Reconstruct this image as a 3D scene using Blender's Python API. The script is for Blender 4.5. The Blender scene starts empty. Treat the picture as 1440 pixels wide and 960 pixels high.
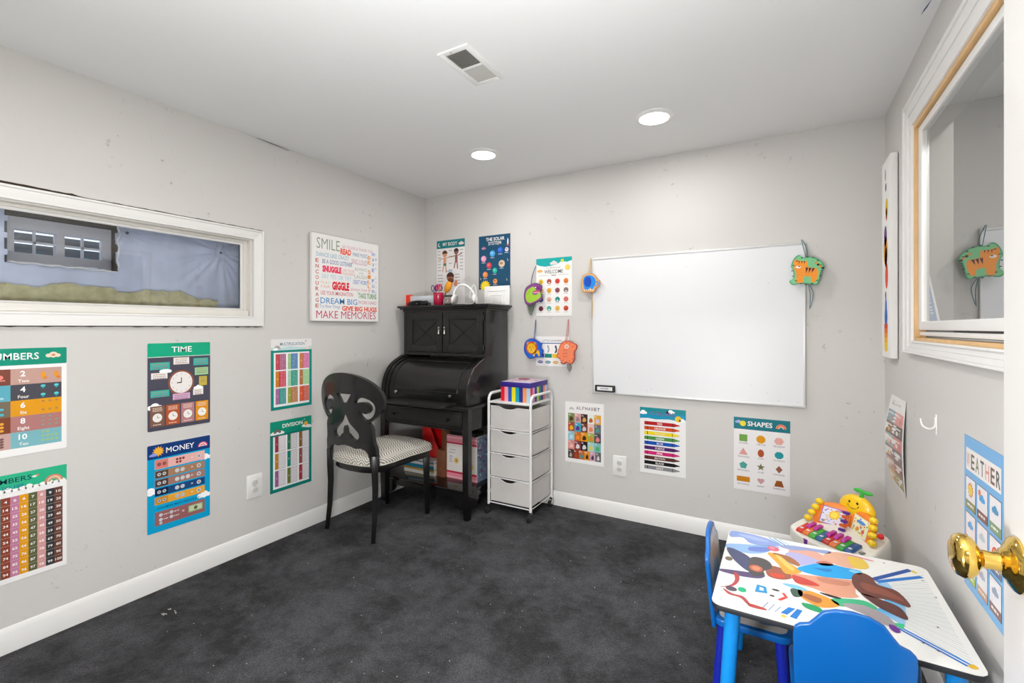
import bpy, bmesh, math, random
from mathutils import Matrix, Vector
random.seed(7)
D = bpy.data; SC = bpy.context.scene; COL = SC.collection
PI = math.pi

# ---------------------------------------------------------------- camera
cam = D.cameras.new('camera'); cam.lens = 16.45; cam.sensor_width = 36; cam.sensor_fit = 'HORIZONTAL'
cam.shift_y = -0.01354; cam.clip_start = 0.02
camo = D.objects.new('camera', cam); COL.objects.link(camo)
camo.location = (0, 0, 1.25); camo.rotation_euler = (PI/2, 0, math.radians(30))
SC.camera = camo
# ---------------------------------------------------------------- world, exposure
w = D.worlds.new('world'); SC.world = w; w.use_nodes = True
w.node_tree.nodes['Background'].inputs[0].default_value = (0.80, 0.88, 1.0, 1)
w.node_tree.nodes['Background'].inputs[1].default_value = 1.3
SC.view_settings.view_transform = 'Standard'; SC.view_settings.look = 'None'
SC.view_settings.gamma = 1; SC.view_settings.use_curve_mapping = False
SC.view_settings.exposure = 0.24
LAMP_W = 5.2          # each of the room's ceiling lamps
HALL_W = 30.0          # each of the two unseen fill lamps added in the hall behind the camera

# fill lights added beside the camera: one bounced off the ceiling, one bare point
L = D.lights.new('bounce_fill', 'SPOT'); L.energy = 95; L.spot_size = math.radians(120); L.spot_blend = 0.8; L.shadow_soft_size = 0.06; L.color = (.965, .985, 1.0)
lo = D.objects.new('bounce_fill', L); COL.objects.link(lo); lo.location = (-0.15, 0.12, 1.42); lo.rotation_euler = (math.radians(180-14), 0, math.radians(30))
L = D.lights.new('point_fill', 'POINT'); L.energy = 56; L.shadow_soft_size = 0.12; L.color = (.965, .985, 1.0)
lo = D.objects.new('point_fill', L); COL.objects.link(lo); lo.location = (-0.62, 0.12, 0.80)

XL, XR, YB, YF, ZC = -2.585, 0.455, 3.02, 0.05, 2.328     # the room

# ---------------------------------------------------------------- colour and materials
def s2l(c): return c/12.92 if c <= 0.04045 else ((c+0.055)/1.055)**2.4
def hx(h):
    h = h.lstrip('#'); return tuple(s2l(int(h[i:i+2], 16)/255) for i in (0, 2, 4)) + (1,)
MATS = {}
def mat(name, col, rough=0.5, metal=0.0, bump=0.0, bscale=200.0, var=0.0, vscale=3.0, coat=0.0, spec=0.5, trans=0.0, emit=None):
    if name in MATS: return MATS[name]
    m = D.materials.new(name); m.use_nodes = True; nt = m.node_tree; b = nt.nodes['Principled BSDF']
    c = hx(col) if isinstance(col, str) else tuple(col)+(1,)
    b.inputs['Base Color'].default_value = c; b.inputs['Roughness'].default_value = rough
    b.inputs['Metallic'].default_value = metal; b.inputs['Coat Weight'].default_value = coat
    b.inputs['Specular IOR Level'].default_value = spec; b.inputs['Transmission Weight'].default_value = trans
    if emit: b.inputs['Emission Color'].default_value = c; b.inputs['Emission Strength'].default_value = emit
    tc = nt.nodes.new('ShaderNodeTexCoord')
    if bump:
        n = nt.nodes.new('ShaderNodeTexNoise'); n.inputs['Scale'].default_value = bscale; n.inputs['Detail'].default_value = 3
        bp = nt.nodes.new('ShaderNodeBump'); bp.inputs['Strength'].default_value = bump; bp.inputs['Distance'].default_value = 0.004
        nt.links.new(tc.outputs['Object'], n.inputs['Vector']); nt.links.new(n.outputs['Fac'], bp.inputs['Height'])
        nt.links.new(bp.outputs[0], b.inputs['Normal'])
    if var:
        n = nt.nodes.new('ShaderNodeTexNoise'); n.inputs['Scale'].default_value = vscale; n.inputs['Detail'].default_value = 5
        mx = nt.nodes.new('ShaderNodeMix'); mx.data_type = 'RGBA'
        mx.inputs['A'].default_value = tuple(x*(1-var) for x in c[:3])+(1,); mx.inputs['B'].default_value = tuple(min(1, x*(1+var)) for x in c[:3])+(1,)
        nt.links.new(tc.outputs['Object'], n.inputs['Vector']); nt.links.new(n.outputs['Fac'], mx.inputs['Factor'])
        nt.links.new(mx.outputs['Result'], b.inputs['Base Color'])
    MATS[name] = m; return m

def scuffed(name, col, dark, scale=2.3, thr=0.72):
    """wall paint with a few patched and scuffed spots"""
    m = mat(name, col, 0.75, bump=0.12, bscale=260, spec=0.25); nt = m.node_tree; b = nt.nodes['Principled BSDF']
    tc = [n for n in nt.nodes if n.type == 'TEX_COORD'][0]
    n1 = nt.nodes.new('ShaderNodeTexNoise'); n1.inputs['Scale'].default_value = scale; n1.inputs['Detail'].default_value = 2
    n2 = nt.nodes.new('ShaderNodeTexNoise'); n2.inputs['Scale'].default_value = 24; n2.inputs['Detail'].default_value = 6; n2.inputs['Roughness'].default_value = 0.7
    a = nt.nodes.new('ShaderNodeMapRange'); a.inputs[1].default_value = 0.50; a.inputs[2].default_value = 0.60
    c = nt.nodes.new('ShaderNodeMapRange'); c.inputs[1].default_value = thr-0.06; c.inputs[2].default_value = thr+0.03
    mu = nt.nodes.new('ShaderNodeMath'); mu.operation = 'MULTIPLY'
    mx = nt.nodes.new('ShaderNodeMix'); mx.data_type = 'RGBA'
    mx.inputs['A'].default_value = b.inputs['Base Color'].default_value; mx.inputs['B'].default_value = hx(dark)
    for n, o in ((n1, a), (n2, c)):
        nt.links.new(tc.outputs['Object'], n.inputs['Vector']); nt.links.new(n.outputs['Fac'], o.inputs[0])
    nt.links.new(a.outputs[0], mu.inputs[0]); nt.links.new(c.outputs[0], mu.inputs[1])
    nt.links.new(mu.outputs[0], mx.inputs['Factor']); nt.links.new(mx.outputs['Result'], b.inputs['Base Color'])
    return m
M_wall = scuffed('wall_paint', '#d0cdc9', '#9a958d', thr=.685)
M_ceil = mat('ceiling_paint', '#ebebea', 0.85, bump=0.05, bscale=120, spec=0.2)
M_trim = mat('white_trim', '#e6e4e1', 0.38)
M_trimw = mat('worn_white_vinyl', '#dedad2', 0.45, var=0.10, vscale=9)
M_black = mat('black_lacquer', '#0d0c0c', 0.30, var=0.35, vscale=5, coat=0.25, bump=0.03, bscale=60)
M_blackdoor = mat('black_lacquer_worn', '#191816', 0.40, var=0.25, vscale=7, bump=0.03, bscale=60)
M_wear = mat('worn_edge', '#77736d', 0.6)
M_nickel = mat('dark_nickel', '#b9b6b0', 0.22, 1.0)
M_chrome = mat('chrome', '#d8d8d8', 0.12, 1.0)
M_brass = mat('polished_brass', '#e3bf62', 0.09, 1.0)
M_wood = mat('bare_pine', '#d9b17c', 0.6, var=0.18, vscale=14)
M_dark = mat('dark_gap', '#3a2c22', 0.9, var=0.4, vscale=30)
M_cartw = mat('white_powder_coat', '#ecebe9', 0.35)
M_fabric = mat('light_grey_fabric', '#d5d1cd', 0.9, var=0.06, vscale=12, bump=0.3, bscale=500, spec=0.15)
M_blue = mat('blue_chair_paint', '#0560ae', 0.33, coat=0.3)
M_blueleg = mat('sky_blue_leg_paint', '#1187d8', 0.3, coat=0.3)
M_royal = mat('royal_blue_leg_paint', '#10229c', 0.35, coat=0.2)
M_rubber = mat('black_rubber', '#161616', 0.6)
M_plate = mat('white_plastic', '#eeedea', 0.35)
M_slot = mat('socket_slot', '#8a8884', 0.6)

def print_mat(name='printed_paper', rough=0.45):
    m = D.materials.new(name); m.use_nodes = True; nt = m.node_tree; b = nt.nodes['Principled BSDF']
    a = nt.nodes.new('ShaderNodeAttribute'); a.attribute_name = 'ink'
    nt.links.new(a.outputs['Color'], b.inputs['Base Color']); b.inputs['Roughness'].default_value = rough
    b.inputs['Specular IOR Level'].default_value = 0.35
    return m
M_print = print_mat(); M_printg = print_mat('printed_gloss', 0.22); M_printm = print_mat('printed_canvas', 0.8)

# carpet
M_carpet = D.materials.new('charcoal_carpet'); M_carpet.use_nodes = True
nt = M_carpet.node_tree; b = nt.nodes['Principled BSDF']; b.inputs['Roughness'].default_value = 0.95; b.inputs['Specular IOR Level'].default_value = 0.1
b.inputs['Sheen Weight'].default_value = 0.12; b.inputs['Sheen Roughness'].default_value = 0.5
tc = nt.nodes.new('ShaderNodeTexCoord')
def noise(scale, detail=4, rough=0.6, dist=0.0):
    n = nt.nodes.new('ShaderNodeTexNoise'); n.inputs['Scale'].default_value = scale; n.inputs['Detail'].default_value = detail
    n.inputs['Roughness'].default_value = rough; n.inputs['Distortion'].default_value = dist
    nt.links.new(tc.outputs['Object'], n.inputs['Vector']); return n
na = noise(3.8, 10, 0.76, 0.12); nb = noise(170, 3, 0.75)
r1 = nt.nodes.new('ShaderNodeValToRGB'); r1.color_ramp.elements[0].position = 0.40; r1.color_ramp.elements[1].position = 0.60
r1.color_ramp.elements[0].color = hx('#101012'); r1.color_ramp.elements[1].color = hx('#48484c')
r2 = nt.nodes.new('ShaderNodeMapRange'); r2.inputs[1].default_value = 0.3; r2.inputs[2].default_value = 0.7; r2.inputs[3].default_value = 0.15; r2.inputs[4].default_value = 1.95
mx = nt.nodes.new('ShaderNodeVectorMath'); mx.operation = 'SCALE'
nt.links.new(na.outputs['Fac'], r1.inputs[0]); nt.links.new(nb.outputs['Fac'], r2.inputs[0])
nt.links.new(r1.outputs[0], mx.inputs[0]); nt.links.new(r2.outputs[0], mx.inputs['Scale'])
nt.links.new(mx.outputs[0], b.inputs['Base Color'])
bp = nt.nodes.new('ShaderNodeBump'); bp.inputs['Strength'].default_value = 1.0; bp.inputs['Distance'].default_value = 0.012
nt.links.new(nb.outputs['Fac'], bp.inputs['Height']); nt.links.new(bp.outputs[0], b.inputs['Normal'])

# chevron upholstery
M_chev = mat('chevron_upholstery', '#c9c5bd', 0.9, spec=0.1); nt = M_chev.node_tree; b = nt.nodes['Principled BSDF']
tc = [n for n in nt.nodes if n.type == 'TEX_COORD'][0]
sx = nt.nodes.new('ShaderNodeSeparateXYZ'); nt.links.new(tc.outputs['Object'], sx.inputs[0])
def mth(op, a, bb=None):
    n = nt.nodes.new('ShaderNodeMath'); n.operation = op
    for i, v in enumerate((a, bb)):
        if v is None: continue
        if isinstance(v, (int, float)): n.inputs[i].default_value = v
        else: nt.links.new(v, n.inputs[i])
    return n.outputs[0]
tri = mth('PINGPONG', sx.outputs[0], 0.026)
v = mth('ADD', mth('ADD', sx.outputs[1], mth('MULTIPLY', tri, 1.0)), mth('MULTIPLY', sx.outputs[2], 1.0))
st = mth('PINGPONG', v, 0.0100)
mr = nt.nodes.new('ShaderNodeMapRange'); mr.inputs[1].default_value = 0.0040; mr.inputs[2].default_value = 0.0056
nt.links.new(st, mr.inputs[0])
mx = nt.nodes.new('ShaderNodeMix'); mx.data_type = 'RGBA'; mx.inputs['A'].default_value = hx('#857f76'); mx.inputs['B'].default_value = hx('#e2ded5')
nt.links.new(mr.outputs[0], mx.inputs['Factor']); nt.links.new(mx.outputs['Result'], b.inputs['Base Color'])

# ---------------------------------------------------------------- object helpers
def link(o, parent=None):
    COL.objects.link(o)
    if parent is not None: o.parent = parent
    return o
def tag(o, label=None, cat=None, group=None, kind=None):
    if label: o['label'] = label
    if cat: o['category'] = cat
    if group: o['group'] = group
    if kind: o['kind'] = kind
    return o
def thing(name, label, cat, loc=(0, 0, 0), rotz=0, group=None):
    o = D.objects.new(name, None); o.empty_display_size = 0.05; link(o)
    o.location = loc; o.rotation_euler = (0, 0, rotz)
    return tag(o, label, cat, group)
def root_of(o):
    while o.parent: o = o.parent
    return o

class MB:
    """collects shapes (world coordinates) and links them as one mesh object"""
    def __init__(s): s.bm = bmesh.new()
    def box(s, x, y, z, rot=None):
        M = Matrix.Translation(((x[0]+x[1])/2, (y[0]+y[1])/2, (z[0]+z[1])/2))
        if rot: M = M @ rot.to_4x4()
        M = M @ Matrix.Diagonal((abs(x[1]-x[0]), abs(y[1]-y[0]), abs(z[1]-z[0]), 1))
        bmesh.ops.create_cube(s.bm, size=1, matrix=M); return s
    def bar(s, a, b, w, h, up=(0, 0, 1)):
        a, b = Vector(a), Vector(b); d = (b-a); L = d.length; d.normalize(); up = Vector(up)
        x = d.cross(up).normalized(); u = x.cross(d)
        R = Matrix((x, d, u)).transposed().to_4x4()
        bmesh.ops.create_cube(s.bm, size=1, matrix=Matrix.Translation((a+b)/2) @ R @ Matrix.Diagonal((w, L, h, 1))); return s
    def tube(s, pts, r, n=10, closed=False, caps=True):
        pts = [Vector(p) for p in pts]; N = len(pts); rings = []
        rr = r if isinstance(r, (list, tuple)) else [r]*N
        prev = None
        for i, p in enumerate(pts):
            a = pts[i-1] if (i or closed) else p; c = pts[(i+1) % N] if (i < N-1 or closed) else p
            t = (c-a).normalized()
            if prev is None:
                u = t.cross(Vector((0, 0, 1)));
                if u.length < 1e-3: u = t.cross(Vector((0, 1, 0)))
            else: u = prev - t*prev.dot(t)
            u.normalize(); prev = u; q = t.cross(u)
            rings.append([s.bm.verts.new(p+(u*math.cos(k*2*PI/n)+q*math.sin(k*2*PI/n))*rr[i]) for k in range(n)])
        for i in range(N if closed else N-1):
            A, B = rings[i], rings[(i+1) % N]
            for k in range(n): s.bm.faces.new((A[k], A[(k+1) % n], B[(k+1) % n], B[k]))
        if caps and not closed:
            s.bm.faces.new(rings[0][::-1]); s.bm.faces.new(rings[-1])
        return s
    def lathe(s, prof, base, axis=(0, 0, 1), n=24):
        """prof: list of (radius, height along axis)"""
        ax = Vector(axis).normalized(); base = Vector(base)
        u = ax.cross(Vector((0, 0, 1)));
        if u.length < 1e-3: u = Vector((1, 0, 0))
        u.normalize(); q = ax.cross(u); rings = []
        for r, h in prof:
            if r < 1e-6: rings.append([s.bm.verts.new(base+ax*h)])
            else: rings.append([s.bm.verts.new(base+ax*h+(u*math.cos(k*2*PI/n)+q*math.sin(k*2*PI/n))*r) for k in range(n)])
        for A, B in zip(rings, rings[1:]):
            for k in range(n):
                if len(A) == 1 and len(B) == 1: continue
                if len(A) == 1: s.bm.faces.new((A[0], B[(k+1) % n], B[k]))
                elif len(B) == 1: s.bm.faces.new((A[k], A[(k+1) % n], B[0]))
                else: s.bm.faces.new((A[k], A[(k+1) % n], B[(k+1) % n], B[k]))
        if len(rings[0]) > 1: s.bm.faces.new(rings[0])
        if len(rings[-1]) > 1: s.bm.faces.new(rings[-1][::-1])
        return s
    def prism(s, poly, f0, f1):
        """poly: 2-D points; f0, f1 map a point to its two faces"""
        A = [s.bm.verts.new(f0(*p)) for p in poly]; B = [s.bm.verts.new(f1(*p)) for p in poly]; n = len(poly)
        s.bm.faces.new(A); s.bm.faces.new(B[::-1])
        for k in range(n): s.bm.faces.new((A[k], B[k], B[(k+1) % n], A[(k+1) % n]))
        return s
    def sphere(s, c, r, sc=(1, 1, 1), u=16, v=10, M=None):
        T = Matrix.Translation(c)
        if M is not None: T = T @ M.to_4x4()
        bmesh.ops.create_uvsphere(s.bm, u_segments=u, v_segments=v, radius=r, matrix=T @ Matrix.Diagonal((*sc, 1))); return s
    def build(s, name, m, parent=None, bevel=0, seg=2, smooth=True, local=False, fn=None):
        bm = s.bm; bmesh.ops.recalc_face_normals(bm, faces=bm.faces)
        if bevel:
            es = [e for e in bm.edges if len(e.link_faces) == 2 and e.calc_face_angle(0) > 0.6]
            bmesh.ops.bevel(bm, geom=es, offset=bevel, segments=seg, affect='EDGES', clamp_overlap=True, profile=0.5)
        if fn:
            for v in bm.verts: v.co = Vector(fn(v.co))
        if parent is None:
            xs = [v.co.x for v in bm.verts]; ys = [v.co.y for v in bm.verts]; zs = [v.co.z for v in bm.verts]
            o = Vector(((min(xs)+max(xs))/2, (min(ys)+max(ys))/2, min(zs)))
        else: o = Vector((0, 0, 0)) if local else root_of(parent).location.copy()
        if o.length: bmesh.ops.translate(bm, verts=bm.verts, vec=-o)
        me = D.meshes.new(name); bm.to_mesh(me); bm.free()
        if smooth: me.shade_smooth(); 
        if smooth and hasattr(me, 'set_sharp_from_angle'): me.set_sharp_from_angle(angle=math.radians(38))
        for mm in (m if isinstance(m, (list, tuple)) else [m]): me.materials.append(mm)
        ob = D.objects.new(name, me); link(ob, parent)
        if parent is None: ob.location = o
        return ob
def box(name, x, y, z, m, parent=None, bevel=0.002, **k): return MB().box(x, y, z).build(name, m, parent, bevel, **k)
def struct(o): o['kind'] = 'structure'; return o

def spline(pts, n=6, closed=True):
    out = []; N = len(pts)
    for i in range(N if closed else N-1):
        P = [Vector(pts[(i+j) % N] if closed else pts[min(max(i+j, 0), N-1)]) for j in (-1, 0, 1, 2)]
        for k in range(n):
            t = k/n
            out.append(tuple(0.5*((2*P[1])+(P[2]-P[0])*t+(2*P[0]-5*P[1]+4*P[2]-P[3])*t*t+(3*P[1]-P[0]-3*P[2]+P[3])*t**3)))
    if not closed: out.append(tuple(pts[-1]))
    return out
def rrect(x0, y0, x1, y1, r, n=5):
    P = []
    for cx, cy, a in ((x1-r, y0+r, -90), (x1-r, y1-r, 0), (x0+r, y1-r, 90), (x0+r, y0+r, 180)):
        for k in range(n+1):
            t = math.radians(a+90*k/n); P.append((cx+r*math.cos(t), cy+r*math.sin(t)))
    return P

# ---------------------------------------------------------------- flat print
_tc = {}
def text_mesh(sx, bold, res):
    key = (sx, bold)
    if key not in _tc:
        c = D.curves.new('t', 'FONT'); c.body = sx; c.size = 1; c.offset = bold; c.resolution_u = res; c.align_x = 'LEFT'
        o = D.objects.new('t', c); me = D.meshes.new_from_object(o)
        V = [(v.co.x, v.co.y) for v in me.vertices]; Fc = [tuple(p.vertices) for p in me.polygons]
        D.meshes.remove(me); D.objects.remove(o); D.curves.remove(c); _tc[key] = (V, Fc)
    return _tc[key]
class Print:
    """flat print as coloured faces; u right, v up, origin lower left, in metres"""
    def __init__(s, W, H, paper='#efedea', th=0.0008, grid=1, r=0.0):
        s.W, s.H, s.th = W, H, th; s.v = []; s.f = []; s.c = []; s.L = 0; s.eps = 0.00016
        n = grid; c = hx(paper); P = rrect(0, 0, W, H, r, 3) if r else None
        if P:
            N = len(P); s.v += [(x, y, 0) for x, y in P]+[(x, y, th) for x, y in P]
            s.f += [tuple(range(N))[::-1], tuple(range(N, 2*N))]+[(k, (k+1) % N, N+(k+1) % N, N+k) for k in range(N)]
        else:
            for j in range(n+1): s.v += [(0, H*j/n, 0), (W, H*j/n, 0), (0, H*j/n, th), (W, H*j/n, th)]
            for j in range(n):
                a = 4*j; b = a+4; s.f += [(a+2, a+3, b+3, b+2), (a, b, b+1, a+1), (a, a+2, b+2, b), (a+1, b+1, b+3, a+3)]
            s.f += [(0, 1, 3, 2), (4*n, 4*n+2, 4*n+3, 4*n+1)]
        s.c += [c]*len(s.f)
    def up(s): s.L += 1; return s
    def poly(s, pts, col, lift=0):
        if s.W > .01: pts = [(min(max(p[0], 0), s.W), min(max(p[1], 0), s.H)) for p in pts]
        z = s.th+s.eps*(s.L+lift)+s.eps; a = len(s.v)
        s.v += [(p[0], p[1], z) for p in pts]; s.f.append(tuple(range(a, a+len(pts)))); s.c.append(hx(col)); return s
    def rect(s, x0, y0, x1, y1, col, lift=0, r=0): return s.poly(rrect(x0, y0, x1, y1, r, 3) if r else [(x0, y0), (x1, y0), (x1, y1), (x0, y1)], col, lift)
    def ell(s, cx, cy, rx, ry=None, col='#000000', lift=0, n=16, a0=0):
        ry = ry or rx; return s.poly([(cx+rx*math.cos(a0+k*2*PI/n), cy+ry*math.sin(a0+k*2*PI/n)) for k in range(n)], col, lift)
    def star(s, cx, cy, R, r, n, col, lift=0, a0=PI/2): return s.poly([(cx+(R, r)[k % 2]*math.cos(a0+k*PI/n), cy+(R, r)[k % 2]*math.sin(a0+k*PI/n)) for k in range(2*n)], col, lift)
    def blob(s, pts, col, lift=0, n=5): return s.poly(spline(pts, n), col, lift)
    def line(s, a, b, w, col, lift=0):
        a, b = Vector(a), Vector(b); d = (b-a).normalized(); q = Vector((-d.y, d.x))*w/2
        return s.poly([tuple(a-q), tuple(b-q), tuple(b+q), tuple(a+q)], col, lift)
    def arc(s, cx, cy, r0, r1, a0, a1, col, lift=0, n=12):
        P = [(cx+r1*math.cos(a0+(a1-a0)*k/n), cy+r1*math.sin(a0+(a1-a0)*k/n)) for k in range(n+1)]
        P += [(cx+r0*math.cos(a1+(a0-a1)*k/n), cy+r0*math.sin(a1+(a0-a1)*k/n)) for k in range(n+1)]
        return s.poly(P, col, lift)
    def cloud(s, cx, cy, r, col='#ffffff', lift=0):
        for dx, dy, k in ((-1, 0, .7), (0, .35, .9), (.95, 0, .65), (0, -.1, .7)): s.ell(cx+dx*r, cy+dy*r, k*r, k*r*.8, col, lift+.13*(dx+1)+.07*dy, 10)
        return s
    def rainbow(s, cx, cy, R, cols, lift=0):
        for k, c in enumerate(cols): s.arc(cx, cy, R*(1-(k+1)*.22), R*(1-k*.22), 0, PI, c, lift)
        return s
    def text(s, t, x, y, h, col='#ffffff', align='c', bold=0.012, w=None, lift=1, rot=0, res=2, shear=0):
        if 'M' in t or 'W' in t: bold = min(bold, .006)
        V, Fc = text_mesh(t, bold, res)
        if not V: return s
        x0 = min(p[0] for p in V); x1 = max(p[0] for p in V); k = h/0.70; kx = k
        if w: kx = w/(x1-x0)
        ox = {'c': -(x0+x1)/2, 'l': -x0, 'r': -x1}[align]; a = len(s.v); z = s.th+s.eps*(s.L+lift)+s.eps
        cr, sr = math.cos(rot), math.sin(rot)
        for px, py in V:
            X = (px+ox)*kx; Y = py*k; X += shear*Y
            s.v.append((x+X*cr-Y*sr, y+X*sr+Y*cr, z))
        for f in Fc: s.f.append(tuple(a+i for i in f)); s.c.append(hx(col))
        return s
    def tiny(s, x0, x1, y, h, col, lift=1, seed=0, align=None):
        """a line of print too small to read: a row of short strokes"""
        R = random.Random(int(x0*9999)+int(y*7777)+seed); x = x0
        while x < x1-h*.5:
            L = h*R.uniform(1.2, 3.2); s.rect(x, y, min(x+L, x1), y+h, col, lift); x += L+h*.6
        return s
    def build(s, name, M, m, parent=None, fn=None, label=None, cat=None, group=None):
        me = D.meshes.new(name); V = s.v
        if fn: V = [fn(*p) for p in V]
        o = Vector((0, 0, 0))
        V = [M @ Vector(p) for p in V]
        if parent is None:
            o = M @ Vector((s.W/2, 0, 0)); V = [p-o for p in V]
        me.from_pydata([tuple(p) for p in V], [], s.f); me.materials.append(m)
        at = me.color_attributes.new('ink', 'FLOAT_COLOR', 'CORNER'); k = 0; data = []
        for f, c in zip(s.f, s.c): data += list(c)*len(f)
        at.data.foreach_set('color', data); me.update()
        ob = D.objects.new(name, me); link(ob, parent); 
        if parent is None: ob.location = o
        return tag(ob, label, cat, group)
def frame_left(y, z, off=0.0012): return Matrix(((0, 0, 1, XL+off), (1, 0, 0, y), (0, 1, 0, z), (0, 0, 0, 1)))      # u = +Y, w = +X
def frame_back(x, z, off=0.0012): return Matrix(((1, 0, 0, x), (0, 0, -1, YB-off), (0, 1, 0, z), (0, 0, 0, 1)))      # u = +X, w = -Y
def frame_right(y, z, off=0.0012): return Matrix(((0, 0, -1, XR-off), (-1, 0, 0, y), (0, 1, 0, z), (0, 0, 0, 1)))    # u = -Y, w = -X

# ================================================================ LARGE STRUCTURE
def wall_mesh(name, rects, axis, a, b, m=M_wall):
    """rects: (u0,u1,z0,z1) pieces of a wall between a and b along axis"""
    q = MB()
    for u0, u1, z0, z1 in rects:
        if axis == 'x': q.box((a, b), (u0, u1), (z0, z1))
        else: q.box((u0, u1), (a, b), (z0, z1))
    return struct(q.build(name, m, None, smooth=False))
def holed(u0, u1, z0, z1, h):
    return [(u0, h[0], z0, z1), (h[1], u1, z0, z1), (h[0], h[1], z0, h[2]), (h[0], h[1], h[3], z1)]
HY0 = -2.2                                                 # far end of the hall behind the camera
WL = (0.25, 1.552, 1.30, 1.752)                            # opening of the left window
WR = (1.20, 2.345, 1.196, 2.045)                           # opening of the right window
DO = (-0.53, 0.29, 0.0, 2.06)                              # door opening in the front wall
struct(box('floor', (XL-.1, 1.5), (HY0, YB+.1), (-.06, 0), M_carpet, bevel=0))
struct(box('ceiling', (XL-.1, 1.5), (HY0, YB+.1), (ZC, ZC+.06), M_ceil, bevel=0))
wall_mesh('wall_left', holed(HY0, YB+.1, 0, ZC, WL), 'x', XL-.10, XL)
wall_mesh('wall_back', [(XL-.1, XR+.1, 0, ZC)], 'y', YB, YB+.10)
wall_mesh('wall_right', holed(YF-.12, YB, 0, ZC, WR), 'x', XR, XR+.10)
wall_mesh('wall_front', holed(XL, XR, 0, ZC, DO), 'y', YF-.12, YF)
wall_mesh('wall_hall_end', [(XL-.1, 1.5, 0, ZC)], 'y', HY0-.1, HY0)
wall_mesh('wall_hall_side', [(HY0, YF-.12, 0, ZC)], 'x', 1.5, 1.6)

def baseboard(name, a, b, n):
    """profile swept from a to b; n = direction into the room"""
    prof = [(0, 0), (.013, 0), (.013, .068), (.010, .074), (.010, .080), (.0075, .084), (.0055, .0925), (.002, .097), (0, .098)]
    a, b, n = Vector(a), Vector(b), Vector(n); q = MB()
    q.prism(prof, lambda d, h: a+n*d+Vector((0, 0, h)), lambda d, h: b+n*d+Vector((0, 0, h)))
    return struct(q.build(name, M_trim, None))
baseboard('baseboard_left', (XL, YF, 0), (XL, YB, 0), (1, 0, 0))
baseboard('baseboard_back', (XL+.013, YB, 0), (XR-.013, YB, 0), (0, -1, 0))
baseboard('baseboard_right', (XR, YF, 0), (XR, YB, 0), (-1, 0, 0))
baseboard('baseboard_front', (XL+.013, YF, 0), (DO[0]-.06, YF, 0), (0, 1, 0))
q = MB()
for y0, y1 in ((YF, YF+.014), (YF-.134, YF-.12)):
    q.box((DO[0]-.06, DO[0]), (y0, y1), (0, DO[3]+.06)); q.box((DO[1], DO[1]+.06), (y0, y1), (0, DO[3]+.06)); q.box((DO[0], DO[1]), (y0, y1), (DO[3], DO[3]+.06))
struct(q.build('trim_1', M_trim, None, 0.003))

# ---- ceiling lamps
def downlight(x, y, label, watts=LAMP_W):
    t = thing('recessed_light', label, 'ceiling light', (x, y, ZC-.012), 0, 'recessed ceiling lights')
    MB().lathe([(.098, .012), (.098, .008), (.088, .002), (.074, .0), (.072, .004), (.072, .012)], (x, y, ZC-.012), (0, 0, 1), 40).build('trim_ring', M_plate, t)
    m = mat('lamp_lens', '#fffaf2', 0.5, emit=9.0)
    MB().lathe([(.0, .003), (.0715, .003), (.0715, .006), (.0, .006)], (x, y, ZC-.012), (0, 0, 1), 40).build('lens', m, t)
    L = D.lights.new('lamp', 'AREA'); L.shape = 'DISK'; L.size = 0.14; L.energy = watts; L.color = (1.0, 0.99, 0.975)
    lo = D.objects.new('lamp', L); link(lo, t); lo.location = (0, 0, -0.004)
downlight(-1.605, 2.425, 'round lit recessed light nearer the left wall, over the desk side')
downlight(-.567, 2.435, 'round lit recessed light nearer the whiteboard, right of the other one')
for x, y, l in ((-1.605, .55, 'round recessed light above the left window end of the room'), (-.567, .55, 'round recessed light just inside the doorway')):
    downlight(x, y, l)
for x, l in ((-1.6, 'added unseen fill light in the hall left of the doorway'), (-.1, 'added unseen fill light in the hall behind the doorway')):
    downlight(x, -1.1, l, HALL_W)  # unseen lamps added to brighten the hall and the doorway

# ---- ceiling vent
t = thing('ceiling_vent', 'white rectangular air register in the ceiling with slatted grille', 'vent', (-1.105, 1.585, ZC-.006))
x0, x1, y0, y1 = -1.178, -1.032, 1.448, 1.722
q = MB(); z = (ZC-.007, ZC)
for X, Y in (((x0, -1.154), (y0, y1)), ((-1.056, x1), (y0, y1)), ((-1.154, -1.056), (y0, 1.472)), ((-1.154, -1.056), (1.700, y1)), ((-1.154, -1.056), (1.583, 1.592))): q.box(X, Y, z)
q.build('frame', M_plate, t, 0.0015)
box('backing', (-1.154, -1.056), (1.472, 1.70), (ZC-.0018, ZC-.0006), mat('duct_dark', '#57534d', 0.8), t, 0)
for half, (a, b) in enumerate(((1.474, 1.582), (1.593, 1.699))):
    n = 13
    for k in range(n):
        y = a+(b-a)*(k+.5)/n; tilt = (0.75, -0.45)[half]
        MB().box((-1.154, -1.056), (y-.0042, y+.0042), (ZC-.0042, ZC-.0034), Matrix.Rotation(tilt, 3, 'X')).build('slat', mat('slat_shade', '#b9b6b0', .5), t, smooth=False)
MB().lathe([(0, 0), (.003, .0005), (.003, .0015), (0, .002)], (-1.118, 1.460, ZC-.0085), (0, 0, 1), 10).build('screw', M_slot, t)

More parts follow.
